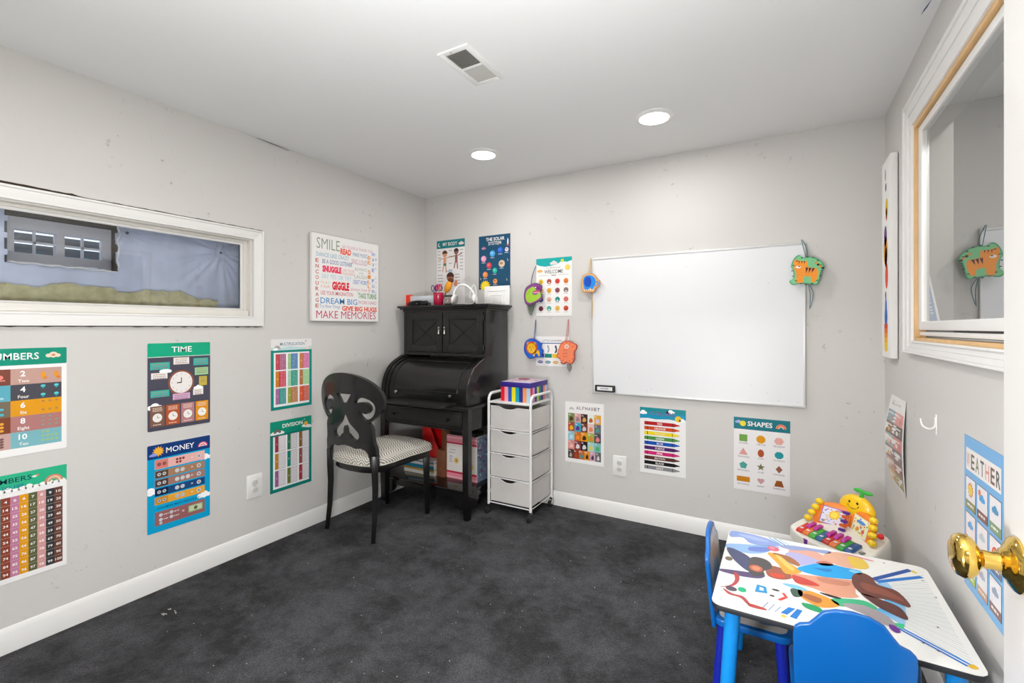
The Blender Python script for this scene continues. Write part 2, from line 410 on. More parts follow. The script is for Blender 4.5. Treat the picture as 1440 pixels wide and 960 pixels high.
# ================================================================ LEFT WINDOW (basement slider)
W1 = thing('window_1', 'long low white framed basement window in the left wall', 'window', (XL, .9, 1.258)); W1['kind'] = 'structure'; del W1['category']
def casing(parent, name, m, axis, face, out, inn, th, steps=((0, 1, 1.0),)):
    """four mitred casing boards between rectangles out and inn (u0,u1,z0,z1)"""
    o = [(out[0], out[2]), (out[1], out[2]), (out[1], out[3]), (out[0], out[3])]; i = [(inn[0], inn[2]), (inn[1], inn[2]), (inn[1], inn[3]), (inn[0], inn[3])]
    for k in range(4):
        q = MB(); a, b2, c, d = o[k], o[(k+1) % 4], i[(k+1) % 4], i[k]
        for s0, s1, tt in steps:
            L = lambda p, r, s: (p[0]+(r[0]-p[0])*s, p[1]+(r[1]-p[1])*s)
            P = [L(a, d, s0), L(b2, c, s0), L(b2, c, s1), L(a, d, s1)]
            q.prism(P, lambda u, v: (face, u, v), lambda u, v: (face+th*tt, u, v))
        q.build(name, m, parent, 0.0012)
casing(W1, 'casing', M_trim, 'x', XL, (.192, 1.61, 1.258, 1.80), (.25, 1.552, 1.312, 1.745), .016, ((0, .18, 1.15), (.18, .85, .85), (.85, 1, 1.05)))
# reveal of painted boards, then the vinyl frame and the sash
q = MB()
for a, b_, c, d in ((.25, .262, 1.30, 1.752), (1.540, 1.552, 1.30, 1.752)): q.box((XL-.10, XL), (a, b_), (c, d))
q.box((XL-.10, XL), (.262, 1.54), (1.30, 1.316)); q.box((XL-.10, XL), (.262, 1.54), (1.738, 1.752)); q.build('jamb', M_trimw, W1, 0.001)
q = MB()
for (a, b_), (c, d) in (((.262, .285), (1.316, 1.738)), ((1.520, 1.540), (1.316, 1.738)), ((.285, 1.520), (1.725, 1.738))): q.box((XL-.055, XL-.030), (a, b_), (c, d))
q.box((XL-.075, XL-.002), (.262, 1.530), (1.316, 1.345)); q.build('sash_frame', M_trimw, W1, 0.0015)
q = MB()
for (a, b_), (c, d) in (((.285, .300), (1.345, 1.725)), ((1.508, 1.520), (1.345, 1.725)), ((.30, 1.508), (1.713, 1.725)), ((.30, 1.508), (1.345, 1.356))): q.box((XL-.052, XL-.038), (a, b_), (c, d))
q.build('sash', M_trim, W1, 0.001)
MB().box((XL-.050, XL-.048), (1.5035, 1.508), (1.356, 1.713)).build('glazing_seal', M_rubber, W1, smooth=False)
def glass_mat(name, refl_tint=(1, 1, 1), extra=0.0, rough=0.0, tint=(.97, .98, .97)):
    m = D.materials.new(name); m.use_nodes = True; nt = m.node_tree; nt.nodes.clear()
    o = nt.nodes.new('ShaderNodeOutputMaterial'); g = nt.nodes.new('ShaderNodeBsdfGlossy'); tr = nt.nodes.new('ShaderNodeBsdfTransparent'); mx = nt.nodes.new('ShaderNodeMixShader')
    fr = nt.nodes.new('ShaderNodeFresnel'); fr.inputs[0].default_value = 1.52
    g.inputs['Roughness'].default_value = rough; g.inputs['Color'].default_value = (*refl_tint, 1); tr.inputs['Color'].default_value = (*tint, 1)
    ma = nt.nodes.new('ShaderNodeMath'); ma.operation = 'MULTIPLY_ADD'; ma.inputs[1].default_value = 1.0; ma.inputs[2].default_value = extra; ma.use_clamp = True
    nt.links.new(fr.outputs[0], ma.inputs[0]); nt.links.new(ma.outputs[0], mx.inputs[0]); nt.links.new(tr.outputs[0], mx.inputs[1]); nt.links.new(g.outputs[0], mx.inputs[2]); nt.links.new(mx.outputs[0], o.inputs[0])
    return m
def pane(name, x, y0, y1, z0, z1, m, parent, flip=False):
    me = D.meshes.new(name); o = root_of(parent).location
    me.from_pydata([Vector(p)-o for p in ((x, y0, z0), (x, y1, z0), (x, y1, z1), (x, y0, z1))], [], [(0, 3, 2, 1) if flip else (0, 1, 2, 3)]); me.materials.append(m)
    ob = D.objects.new(name, me); link(ob, parent)
    return ob
pane('glass_pane', XL-.045, .30, 1.508, 1.356, 1.713, glass_mat('window_glass', extra=0.03), W1)
# gaps where the wall paint has torn along the casing
R = random.Random(3)
def strip(z0, sg, hs):
    N_ = 70; P_ = [(.19+1.42*k/N_, z0) for k in range(N_+1)]+[(.19+1.42*k/N_, z0+sg*hs(.19+1.42*k/N_)) for k in range(N_, -1, -1)]
    return MB().prism(P_, lambda u, v: (XL-.001, u, v), lambda u, v: (XL+.0012, u, v))
q = strip(1.799, 1, lambda y: (.0065)+(.006 if y < .78 else 0)*R.uniform(.6, 1.2)+R.uniform(0, .0025)); q.build('torn_gap', M_dark, W1, smooth=False)
q = strip(1.259, -1, lambda y: .0045+R.uniform(0, .0035)*(R.random() < .4)); q.build('torn_gap', M_dark, W1, smooth=False)

# cavity behind the window: outer wall, plastic sheet with a torn hole, insulation, small outer window
XO = XL-.36
M_conc = mat('painted_block', '#8d8f98', 0.9, var=0.2, vscale=8)
q = MB(); q.box((XO-.1, XO), (-.1, .668), (1.0, 2.0)); q.box((XO-.1, XO), (1.05, 2.0), (1.0, 2.0)); q.box((XO-.1, XO), (.668, 1.05), (1.0, 1.535)); q.box((XO-.1, XO), (.668, 1.05), (1.765, 2.0))
q.box((XO, XL-.1), (-.1, 2.0), (1.0, 1.03)); q.box((XO, XL-.1), (-.1, 2.0), (1.97, 2.0)); q.box((XO, XL-.1), (-.1, -.07), (1.0, 2.0)); q.box((XO, XL-.1), (1.97, 2.0), (1.0, 2.0))
struct(q.build('wall_outer', M_conc, None, smooth=False))
M_film = D.materials.new('plastic_film'); M_film.use_nodes = True; nt = M_film.node_tree; b = nt.nodes['Principled BSDF']
b.inputs['Base Color'].default_value = hx('#cdd6f0'); b.inputs['Roughness'].default_value = 0.28
tr = nt.nodes.new('ShaderNodeBsdfTransparent'); tr.inputs[0].default_value = (.85, .88, 1, 1); mxs = nt.nodes.new('ShaderNodeMixShader')
tcn = nt.nodes.new('ShaderNodeTexCoord'); nn = nt.nodes.new('ShaderNodeTexNoise'); nn.inputs['Scale'].default_value = 5; nn.inputs['Detail'].default_value = 3
mrn = nt.nodes.new('ShaderNodeMapRange'); mrn.inputs[1].default_value = 0.3; mrn.inputs[2].default_value = 0.7; mrn.inputs[3].default_value = 0.70; mrn.inputs[4].default_value = 0.92
nt.links.new(tcn.outputs['Object'], nn.inputs[0]); nt.links.new(nn.outputs['Fac'], mrn.inputs[0]); nt.links.new(mrn.outputs[0], mxs.inputs[0])
nt.links.new(tr.outputs[0], mxs.inputs[1]); nt.links.new(b.outputs[0], mxs.inputs[2]); nt.links.new(mxs.outputs[0], nt.nodes['Material Output'].inputs[0])
XS = XL-.135
def film():
    R = random.Random(5); NY, NZ = 150, 64; y0, y1, z0, z1 = .20, 1.60, 1.28, 1.765
    pins = [(1.452, 1.668), (1.02, 1.703), (.35, 1.70)]
    def inhole(y, z): return .612+.006*math.sin(z*90) < y < .978+.008*math.sin(z*70+1) and z > 1.519+.006*math.sin(y*38)
    V, Fc = [], []
    for j in range(NZ+1):
        for i in range(NY+1):
            y = y0+(y1-y0)*i/NY; z = z0+(z1-z0)*j/NZ; d = .004*math.sin(y*23+2*math.sin(z*9))*math.sin(z*15+1)
            for k, (py, pz) in enumerate(pins):
                r = math.hypot(y-py, z-pz); th = math.atan2(z-pz, y-py)
                d += (.010 if k == 0 else .005)*math.exp(-r/.14)*math.sin(th*19+2*math.sin(th*5))*min(1, r/.02)
            V.append((XS+d, y, z))
    for j in range(NZ):
        for i in range(NY):
            y = y0+(y1-y0)*(i+.5)/NY; z = z0+(z1-z0)*(j+.5)/NZ
            if inhole(y, z): continue
            a = j*(NY+1)+i; Fc.append((a, a+1, a+NY+2, a+NY+1))
    me = D.meshes.new('plastic_sheet'); o = Vector((XS, .9, 1.28)); me.from_pydata([Vector(v)-o for v in V], [], Fc); me.materials.append(M_film); me.shade_smooth()
    ob = D.objects.new('plastic_sheet', me); link(ob); ob.location = o
    global FILM; FILM = ob
    return tag(ob, 'bluish translucent plastic sheet with a torn hole, pinned behind the left window', 'plastic sheet')
film()
q = MB()                                                   # curled torn edge of the hole and its pins
t = FILM
for a, c in (((.98, 1.52), (.985, 1.74)), ((.62, 1.518), (.975, 1.512))):
    P = [(XS+.009+.004*math.sin(k*1.9), a[0]+(c[0]-a[0])*k/14+.004*math.sin(k*1.3), a[1]+(c[1]-a[1])*k/14+.003*math.cos(k*2.1)) for k in range(15)]
    q.tube(P, [.002+.003*abs(math.sin(k*.9)) for k in range(15)], 6)
q.build('curled_edge', mat('clear_film_edge', '#d9d9dd', .3), t)
for y, z, n in ((1.452, 1.668, 1), (1.02, 1.703, 1)):
    MB().lathe([(0, .006), (.006, .004), (.007, .001), (.007, 0)], (XS+.001, y, z), (1, 0, 0), 12).build('tack', mat('tack', '#4b5563', .4), t)
# insulation
q = MB(); V = []; NY = 46
R = random.Random(11); prof = []
for i in range(NY+1):
    y = .22+1.20*i/NY; h = 1.432+.010*math.sin(y*17)+.006*math.sin(y*41+1)-(.03 if y > 1.15 else 0)*(y-1.15)/.3
    prof.append((y, h))
rings = []
for y, h in prof:
    ring = []
    for k in range(9):
        a = PI*k/8; zz = 1.29+(h-1.29)*math.sin(a)**.5; xx = XL-.112-.008*math.cos(a)+.003*math.sin(y*60+k*2)
        ring.append(q.bm.verts.new((xx, y, zz+.004*math.sin(y*90+k))))
    rings.append(ring)
for A, B in zip(rings, rings[1:]):
    for k in range(8): q.bm.faces.new((A[k], A[k+1], B[k+1], B[k]))
tag(q.build('insulation_batt', mat('yellow_insulation', '#b5b08c', .95, var=.5, vscale=26, bump=.8, bscale=60)), 'lumpy yellow-green fibre insulation along the bottom behind the window glass', 'insulation', kind='stuff')
# outer window
W3 = thing('window_3', 'small two-light outer window', 'window', (XO, .85, 1.535)); W3['kind'] = 'structure'; del W3['category']; del W3['label']
M_ow = mat('outer_frame_grey', '#e6e6f0', .6)
q = MB(); x = (XO-.03, XO+.01)
q.box(x, (.668, .69), (1.585, 1.689)); q.box(x, (1.0, 1.035), (1.585, 1.689)); q.box(x, (.828, .858), (1.585, 1.689))
q.box(x, (.668, 1.035), (1.535, 1.585)); q.box(x, (.668, 1.035), (1.689, 1.742)); q.build('frame', M_ow, W3, .001)
q = MB(); q.box((XO-.04, XO+.06), (1.036, 1.060), (1.53, 1.742)); q.box((XO-.04, XO+.06), (.60, 1.06), (1.743, 1.765)); q.build('buck', mat('weathered_wood', '#6b635c', .9, var=.3, vscale=20), W3, .001)
q = MB()
for a, c in ((.69, .828), (.858, 1.0)):
    m_ = (a+c)/2; q.box((XO-.022, XO-.006), (m_-.004, m_+.004), (1.585, 1.689)); q.box((XO-.022, XO-.006), (a, c), (1.633, 1.641))
q.build('glazing_bars', M_ow, W3)
for a, c in ((.69, .828), (.858, 1.0)): pane('glass_pane', XO-.02, a, c, 1.585, 1.689, MATS.setdefault('og', glass_mat('outer_glass', extra=.02)), W3)
# what lies outside: a metal window well with a scrap of turquoise cover
q = MB()
for k in range(9): q.box((XO-.40, XO-.385), (.4, 1.3), (1.30+k*.055, 1.345+k*.055))
tag(q.build('window_well', mat('well_grey', '#6a7078', .7, var=.2), None, .004), 'ribbed grey window well outside the small outer window', 'window well')
q = MB(); P = [(.62, 1.49)]+[(.62+.43*k/12, 1.622+.010*math.sin(k*2.2)) for k in range(13)]+[(1.05, 1.49)]
q.prism(P, lambda u, v: (XO-.34, u, v), lambda u, v: (XO-.32, u, v))
tag(q.build('turquoise_cover', mat('turquoise_plastic', '#3aa3b5', .4, var=.3, vscale=14)), 'crumpled turquoise plastic seen through the panes of the small outer window', 'plastic cover')

# ================================================================ RIGHT WINDOW
W2 = thing('window_2', 'large interior window in the right wall', 'window', (XR, 1.8, 1.14)); W2['kind'] = 'structure'; del W2['category']; del W2['label']
casing(W2, 'casing', M_trim, 'x', XR, (1.13, 2.495, 1.150, 2.152), (1.20, 2.352, 1.200, 2.035), -.022, ((0, .16, 1.1), (.16, .5, .9), (.5, .86, .72), (.86, 1, .95)))
x = (XR-.013, XR+.021)
for Y, Z_ in (((2.339, 2.352), (1.196, 2.045)), ((1.19, 1.215), (1.196, 2.045)), ((1.215, 2.339), (2.020, 2.036)), ((1.215, 2.339), (1.198, 1.212))): MB().box((XR+.021, XR+.10), Y, Z_).build('inner_jamb', mat('grey_jamb', '#84827e', .7), W2, .001)
for Y, Z_ in (((2.339, 2.352), (1.196, 2.045)), ((1.19, 1.215), (1.196, 2.045)), ((1.215, 2.339), (2.020, 2.036)), ((1.215, 2.339), (1.198, 1.212))): MB().box(x, Y, Z_).build('rough_jamb', M_wood, W2, .001)
for (a, b_), (c, d) in (((2.284, 2.334), (1.241, 2.014)), ((1.22, 1.262), (1.241, 2.014)), ((1.262, 2.284), (1.986, 2.014)), ((1.262, 2.284), (1.241, 1.273))):
    q = MB(); q.box((XR-.003, XR+.020), (a, b_), (c, d)); q.build('sash_rail', M_trim, W2, .0025)
MB().box((XR+.000, XR+.03), (1.215, 2.32), (1.220, 1.234)).build('stop_bead', M_trim, W2, .002)
pane('glass_pane', XR+.003, 1.262, 2.286, 1.271, 1.988, glass_mat('coated_glass', (.95, .96, .96), extra=.30, tint=(.95, .96, .96)), W2, True)
# the closet space behind it
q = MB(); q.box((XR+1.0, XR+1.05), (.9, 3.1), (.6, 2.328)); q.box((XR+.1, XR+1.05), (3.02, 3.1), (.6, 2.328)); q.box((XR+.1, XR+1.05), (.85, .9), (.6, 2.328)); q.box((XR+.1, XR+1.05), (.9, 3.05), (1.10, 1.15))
struct(q.build('wall_closet', mat('closet_dimmed_grey', '#5f5e5c', .8), None, smooth=False))  # dimness put into the wall colour, so the lit card stands out
t = thing('propped_card', 'narrow blue card with white slanted edge propped at the far edge of the right window', 'card', (XR+.045, 2.331, 1.2125))
P = Print(.026, .215, '#5f86b4', .001)
P.__init__(.001, .001, '#5f86b4', .0015); P.poly([(-.03, .055), (.016, .055), (-.026, .300), (-.03, .300)], '#f4f4f2'); P.poly([(-.03, .060), (.008, .060), (-.027, .270), (-.03, .270)], '#4585c8', 1)
R = random.Random(6)
for k in range(11):
    z_ = .085+k*.013+R.uniform(0, .004); e_ = .004-.0375*(z_-.055)/.245; P.poly([(e_-.012, z_), (e_-.003, z_+.002), (e_-.004, z_+.008), (e_-.013, z_+.006)], R.choice(['#dfe8f0', '#c9dcee', '#a6c0dc']), 2)
P.build('card_face', Matrix(((1, 0, 0, 0), (0, 0, -1, 0), (0, 1, 0, 0), (0, 0, 0, 1))), M_print, t)
tag(box('paper_box', (XR+.30, XR+.38), (2.02, 2.10), (1.15, 1.30), M_plate), 'short white box standing behind the right window glass, left one', 'box')
tag(box('paper_box', (XR+.30, XR+.40), (1.86, 1.98), (1.15, 1.38), M_plate), 'taller white box standing behind the right window glass, next to the short one', 'box')
downlight(.82, 1.80, 'added unseen fill light in the next room behind the right window', 14.0)  # lamp added so the propped card shows through the glass

# ================================================================ DOOR
d = thing('door_1', 'white door standing open along the right wall', 'door', (.27, YF+.01, 0)); d['kind'] = 'structure'; del d['category']
x0, x1, ya, yb = .252, .287, YF+.01, .856
q = MB(); q.box((x0, x1), (ya, yb), (.012, 2.035)); q.build('leaf', mat('door_paint', '#cfccc8', .4), d, .0015)
kb = MB().lathe([(.033, 0), (.0335, .003), (.031, .006), (.024, .010), (.019, .012), (.017, .015), (.0115, .017), (.0105, .024), (.0115, .033), (.016, .037), (.0235, .041), (.0268, .047), (.0272, .052), (.0245, .058), (.018, .0615), (.009, .063), (.0, .0632)], (x0, .812, .957), (-1, 0, 0), 40)
kb.build('door_knob', M_brass, d)
MB().lathe([(.033, 0), (.031, .006), (.019, .012), (.0115, .017), (.0115, .033), (.0235, .041), (.0272, .050), (.018, .0615), (.0, .0632)], (x1, .812, .957), (1, 0, 0), 32).build('door_knob', M_brass, d)
MB().box((x0+.008, x1-.008), (yb, yb+.0015), (.93, .985)).build('latch_plate', M_brass, d, .0005)
for z in (.25, 1.02, 1.80): MB().tube([(x0-.004, ya-.004, z), (x0-.004, ya-.004, z+.09)], .006, 10).build('hinge', M_brass, d)

# ================================================================ DESK
DX0, DX1, DF, DB = -2.53, -1.75, 2.465, 2.99
desk = thing('secretary_desk', 'black lacquered roll-top secretary desk with hutch in the corner', 'desk', ((DX0+DX1)/2, 2.73, 0))
for lx in (DX0, DX1-.046):
    for ly in (DF, DB-.05):
        q = MB(); c = (lx+.023, ly+.023)
        q.prism(rrect(-.023, -.023, .023, .023, .003, 1), lambda u, v: (c[0]+u, c[1]+v, .18), lambda u, v: (c[0]+u*1, c[1]+v, .715))
        q.prism(rrect(-.023, -.023, .023, .023, .003, 1), lambda u, v: (c[0]+u*.82, c[1]+v*.82, 0), lambda u, v: (c[0]+u, c[1]+v, .18))
        q.build('leg', M_black, desk)
box('desktop', (DX0-.006, DX1+.008), (DF-.012, DB), (.715, .736), M_black, desk, .005)
q = MB(); q.box((DX0+.006, DX0+.024), (DF+.046, DB-.05), (.575, .715)); q.box((DX1-.024, DX1-.006), (DF+.046, DB-.05), (.575, .715)); q.box((DX0+.046, DX1-.046), (DB-.03, DB-.012), (.575, .715))
q.box((DX0+.046, DX1-.046), (DF+.010, DF+.028), (.70, .715)); q.box((DX0+.046, DX1-.046), (DF+.010, DF+.028), (.570, .582)); q.build('apron', M_black, desk, .001)
dr = box('drawer', (DX0+.052, DX1-.052), (DF+.002, DF+.32), (.586, .697), M_blackdoor, desk, .002)
q = MB(); a = (DX0+.068, DX1-.068); z = (.600, .683)
for s0, s1 in (((a[0], z[0]), (a[1], z[0])), ((a[1], z[0]), (a[1], z[1])), ((a[1], z[1]), (a[0], z[1])), ((a[0], z[1]), (a[0], z[0]))): q.tube([(s0[0], DF+.002, s0[1]), (s1[0], DF+.002, s1[1])], .0028, 8)
q.build('bead', M_black, dr)
def knob(x, y, z, r, m, parent, name='knob'):
    return MB().lathe([(r*.55, 0), (r*.40, r*.3), (r*.38, r*.8), (r*.75, r*1.0), (r, r*1.35), (r*.85, r*1.75), (0, r*1.95)], (x, y, z), (0, -1, 0), 18).build(name, m, parent)
for kx in (-2.385, -1.905): knob(kx, DF+.002, .642, .013, mat('black_metal', '#2c2b2a', .3, .8), dr)
# lower shelf and its arched apron
box('shelf', (DX0+.01, DX1-.01), (DF+.012, DB-.01), (.166, .184), mat('black_gloss_shelf', '#120f0e', .16, coat=.5), desk, .002)
def arch(fn0, fn1, L, name='arched_apron'):
    P = [(0, .166), (0, .06)]+[(.012+.085*math.sin(k/8*PI/2), .06+.07*(1-math.cos(k/8*PI/2))) for k in range(1, 9)]
    P += [(L-p[0], p[1]) for p in P[::-1]]
    MB().prism(P, fn0, fn1).build(name, M_black, desk)
L = DX1-DX0-.084; X0 = DX0+.042
arch(lambda u, v: (X0+u, DF+.012, v), lambda u, v: (X0+u, DF+.026, v), L)
L2 = DB-DF-.09
for sx_ in (DX0+.010, DX1-.024): arch(lambda u, v: (sx_, DF+.042+u, v), lambda u, v: (sx_+.014, DF+.042+u, v), L2)
# pull-out writing board
s_ = box('writing_slide', (-2.385, -1.865), (2.33, 2.60), (.737, .752), mat('scuffed_black', '#201f1e', .3, var=.5, vscale=30, coat=.2), desk, .003)
R = random.Random(4); q = MB()
for k in range(16):
    x = R.uniform(-2.33, -1.90); y = R.uniform(2.345, 2.47); q.box((x, x+R.uniform(.004, .016)), (y, y+.0012), (.7521, .7524), Matrix.Rotation(R.uniform(0, 3), 3, 'Z'))
q.build('scratches', M_wear, s_, smooth=False)['kind'] = 'stuff'
# side panels with the ogee front
CUR = [(2.472, .736), (2.470, .80), (2.480, .865), (2.505, .925), (2.548, .975), (2.60, 1.008), (2.655, 1.030), (2.700, 1.048)]
CURs = spline(CUR, 4, closed=False)
for x0, x1 in ((DX0+.012, DX0+.036), (DX1-.036, DX1-.012)):
    P = CURs+[(2.70, 1.372), (2.985, 1.372), (2.985, .736)]
    MB().prism(P, lambda u, v: (x0, u, v), lambda u, v: (x1, u, v)).build('side_panel', M_black, desk, .0015)
def offs(P, d):
    out = []
    for i, p in enumerate(P):
        a = Vector(P[max(i-1, 0)]); c = Vector(P[min(i+1, len(P)-1)]); t = (c-a).normalized(); out.append((p[0]+t.y*d, p[1]-t.x*d))
    return out
for x0, x1, side in ((DX0+.036, DX0+.062, 0), (DX1-.062, DX1-.036, 1)):                       # stepped inner rim
    A = offs(CURs, .010); B_ = offs(CURs, .028); MB().prism(A+B_[::-1], lambda u, v: (x0, u, v), lambda u, v: (x1, u, v)).build('roll_rim', M_black, desk, .002)
    e = DX0+.014 if side == 0 else DX1-.014
    MB().tube([(e, p[0]-.001, p[1]) for p in CURs[2:-2]], .0042, 8).build('edge_bead', M_black, desk)
e = DX1-.011; q = MB(); R = random.Random(8)                                                    # paint worn off the front curve
for k in range(9, 24):
    if R.random() < .8: q.tube([(e+.0025, p[0]-.003, p[1]+.002) for p in CURs[k:k+2]], R.uniform(.0012, .0022), 5)
q.build('worn_edge', M_wear, desk)
A = offs(CURs, .020); B_ = offs(CURs, .030)
roll = MB().prism(A+B_[::-1], lambda u, v: (DX0+.060, u, v), lambda u, v: (DX1-.060, u, v)).build('roll_cover', M_black, desk)
F_ = offs(CURs, .018); lo, hi = 5, 24
ptsL = [(DX0+.105, p[0], p[1]) for p in F_[lo:hi]]; ptsR = [(DX1-.105, p[0], p[1]) for p in F_[lo:hi]]
MB().tube(ptsL+ptsR[::-1], .003, 8, closed=True).build('bead', M_black, roll)
for kx in (-2.385, -1.905): knob(kx, 2.490, .795, .012, M_nickel, roll)
# hutch
q = MB(); HX0, HX1 = DX0+.036, DX1-.036
q.box((HX0, HX1), (2.965, 2.985), (1.03, 1.372)); q.box((HX0, HX1), (2.71, 2.97), (1.045, 1.06)); q.box((HX0, HX1), (2.71, 2.97), (1.355, 1.372)); q.build('hutch_carcass', M_black, desk)
q = MB(); q.box((HX0, -2.484), (2.702, 2.722), (1.048, 1.372)); q.box((-1.786, HX1), (2.702, 2.722), (1.048, 1.372)); q.box((-2.484, -1.786), (2.702, 2.722), (1.048, 1.066)); q.box((-2.484, -1.786), (2.702, 2.722), (1.362, 1.372)); q.build('face_frame', M_black, desk, .001)
q = MB(); q.box((DX0+.006, DX1-.004), (2.692, 2.99), (1.372, 1.386)); q.box((DX0-.012, DX1+.014), (2.676, 2.99), (1.386, 1.398)); q.box((DX0-.026, DX1+.026), (2.664, 2.99), (1.398, 1.414)); q.build('cornice', M_black, desk, .004, 3)
for n_, (a, b_) in enumerate(((-2.480, -2.142), (-2.134, -1.790))):
    y = 2.692; z0, z1 = 1.069, 1.358; q = MB(); fw = .048
    q.box((a, a+fw), (y, y+.018), (z0, z1)); q.box((b_-fw, b_), (y, y+.018), (z0, z1)); q.box((a+fw, b_-fw), (y, y+.018), (z0, z0+fw)); q.box((a+fw, b_-fw), (y, y+.018), (z1-fw, z1))
    dd = q.build('cabinet_door', M_blackdoor, desk, .0015)
    MB().box((a+fw, b_-fw), (y+.009, y+.014), (z0+fw, z1-fw)).build('door_panel', M_blackdoor, dd, smooth=False)
    q = MB(); A_ = (a+fw, z0+fw); B2 = (b_-fw, z1-fw)
    for s0, s1 in (((A_[0], A_[1]), (B2[0], A_[1])), ((B2[0], A_[1]), (B2[0], B2[1])), ((B2[0], B2[1]), (A_[0], B2[1])), ((A_[0], B2[1]), (A_[0], A_[1]))): q.tube([(s0[0], y+.005, s0[1]), (s1[0], y+.005, s1[1])], .005, 6)
    i_ = .016
    q.bar((A_[0]+i_, y+.0085, A_[1]+i_), (B2[0]-i_, y+.0085, B2[1]-i_), .008, .006, (0, 1, 0)); q.bar((A_[0]+i_, y+.0085, B2[1]-i_), (B2[0]-i_, y+.0085, A_[1]+i_), .008, .006, (0, 1, 0))
    q.build('cross_moulding', M_black, dd)
    kx = -2.165 if n_ == 0 else -2.113
    MB().lathe([(.007, 0), (.005, .004), (.005, .010), (0, .011)], (kx, y, 1.232), (0, -1, 0), 12).lathe([(.002, 0), (.004, .006), (.0045, .012), (.008, .026), (.010, .036), (.007, .041), (0, .042)], (kx, y-.010, 1.240), (0, 0, -1), 16).lathe([(0, -.006), (.009, -.003), (.0105, .004), (.006, .010), (0, .011)], (kx, y-.009, 1.246), (0, 0, 1), 16).build('drop_pull', M_nickel, dd)
for z in (1.09, 1.30): 
    MB().tube([(-1.783, 2.694, z), (-1.783, 2.694, z+.04)], .0045, 8).build('hinge', M_black, desk)

# ---- on top of the hutch
TZ = 1.4145
t = thing('long_carton', 'long flat retail carton with red end and pale blue side on the desk', 'box', (-2.40, 2.86, TZ))
MB().box((-2.545, -2.29), (2.80, 2.90), (TZ, TZ+.082)).build('carton', mat('carton_white', '#dde3ea', .5), t, .0015)
P = Print(.255, .082, '#dfe6ec', .0006); P.poly([(0, .082), (.09, .082), (.02, .02), (0, .02)], '#3d9bd8').up(); P.poly([(.03, .05), (.10, .082), (.255, .082), (.255, .072), (.10, .058)], '#a9c7e6').up(); P.text('PAPER', .17, .045, .014, '#b7617a')
P.build('side_label', Matrix(((1, 0, 0, -.145), (0, 0, -1, -.0605), (0, 1, 0, 0), (0, 0, 0, 1))), M_print, t)
P = Print(.10, .082, '#e8391f', .0006); P.rect(.0, .0, .10, .010, '#ff8f6a').up(); P.rect(.01, .07, .09, .078, '#b82412')
P.build('red_end', Matrix(((-1, 0, 0, -.145+.0), (0, 0, -1, 0), (0, 1, 0, 0), (0, 0, 0, 1))) @ Matrix.Translation((0, 0, 0)), M_print, t)
red = t.children[-1]; red.matrix_local = Matrix.Identity(4)
D.objects.remove(red)
MB().box((-2.605, -2.5455), (2.795, 2.83), (TZ, TZ+.094)).build('red_end', mat('red_carton', '#ee3a1c', .45), t, .0015)
# black cables / headset
t = thing('black_cable_bundle', 'tangled black cable and small adapter in front of the long carton', 'cable', (-2.42, 2.76, TZ))
R = random.Random(21); P_ = []
for k in range(46):
    a = k*.62; P_.append((-2.44+.115*math.cos(a)*(.6+.4*math.sin(k*.37))+.03*math.sin(k*.2), 2.765+.030*math.sin(a*1.0), TZ+.010+.022*abs(math.sin(k*.23))+.006*math.sin(k)))
MB().tube(spline(P_, 3, False), .0052, 6).build('cable', M_rubber, t)
q = MB(); q.box((-2.51, -2.43), (2.735, 2.775), (TZ, TZ+.030)); q.box((-2.40, -2.335), (2.738, 2.772), (TZ+.004, TZ+.040)); q.build('adapter', mat('black_plastic', '#191919', .35), t, .008, 3)
MB().lathe([(0, 0), (.004, .0), (.004, .002), (0, .0025)], (-2.42, 2.733, TZ+.02), (0, -1, 0), 8).build('plug_tip', M_chrome, t)
# pen cup with scissors
t = thing('pencil_cup', 'crimson translucent pencil cup standing on the desk hutch', 'cup', (-2.245, 2.78, TZ))
MB().lathe([(0, 0), (.033, 0), (.036, .004), (.040, .098), (.0375, .098), (.034, .006), (0, .006)], (-2.245, 2.78, TZ), (0, 0, 1), 28).build('cup', mat('crimson_plastic', '#b5123f', .18, coat=.4), t)
def scissors(x, y, z, col, label, ang):
    s = thing('scissors', label, 'scissors', (x, y, z), ang)
    mm = mat('handle_'+col, col, .35)
    for sg in (-1, 1):
        P_ = [(sg*.014+.011*math.cos(a), 0, .120+.022*math.sin(a)) for a in [k*2*PI/16 for k in range(16)]]
        MB().tube(P_, .0036, 8, closed=True).build('finger_loop', mm, s, local=True)
        MB().bar((sg*.004, 0, .098), (-sg*.004, 0, .0), .008, .0016, (0, 1, 0)).build('blade', M_chrome, s, local=True)
    return s
scissors(-2.272, 2.765, TZ+.012, '#5a1f66', 'purple-handled scissors standing in the left of the crimson cup', .25)
scissors(-2.232, 2.765, TZ+.020, '#d8476e', 'pink-handled scissors standing in front in the crimson cup', -.15)
scissors(-2.255, 2.795, TZ+.016, '#1d1d1d', 'black-handled scissors standing at the back of the crimson cup', .6)
t = thing('craft_brush', 'orange broad craft brush with dark tip leaning out of the crimson cup', 'brush', (-2.225, 2.80, TZ+.02))
q = MB(); A_ = Vector((-2.228, 2.80, TZ+.03)); B2 = Vector((-2.148, 2.815, TZ+.205))
q.bar(A_, A_.lerp(B2, .45), .010, .006, (0, 1, 0)); q.build('handle', mat('brown_wood', '#8d4a22', .5), t, .001)
q = MB(); q.tube([A_.lerp(B2, s) for s in (.40, .48, .60, .75, .86)], [.010, .020, .026, .025, .019], 10); q.build('bristles', mat('orange_bristle', '#ee9a27', .8, var=.25, vscale=90), t)
MB().tube([A_.lerp(B2, s) for s in (.86, .93, .99)], [.0195, .022, .018], 10).build('tip', mat('dark_tip', '#5a3318', .8), t)
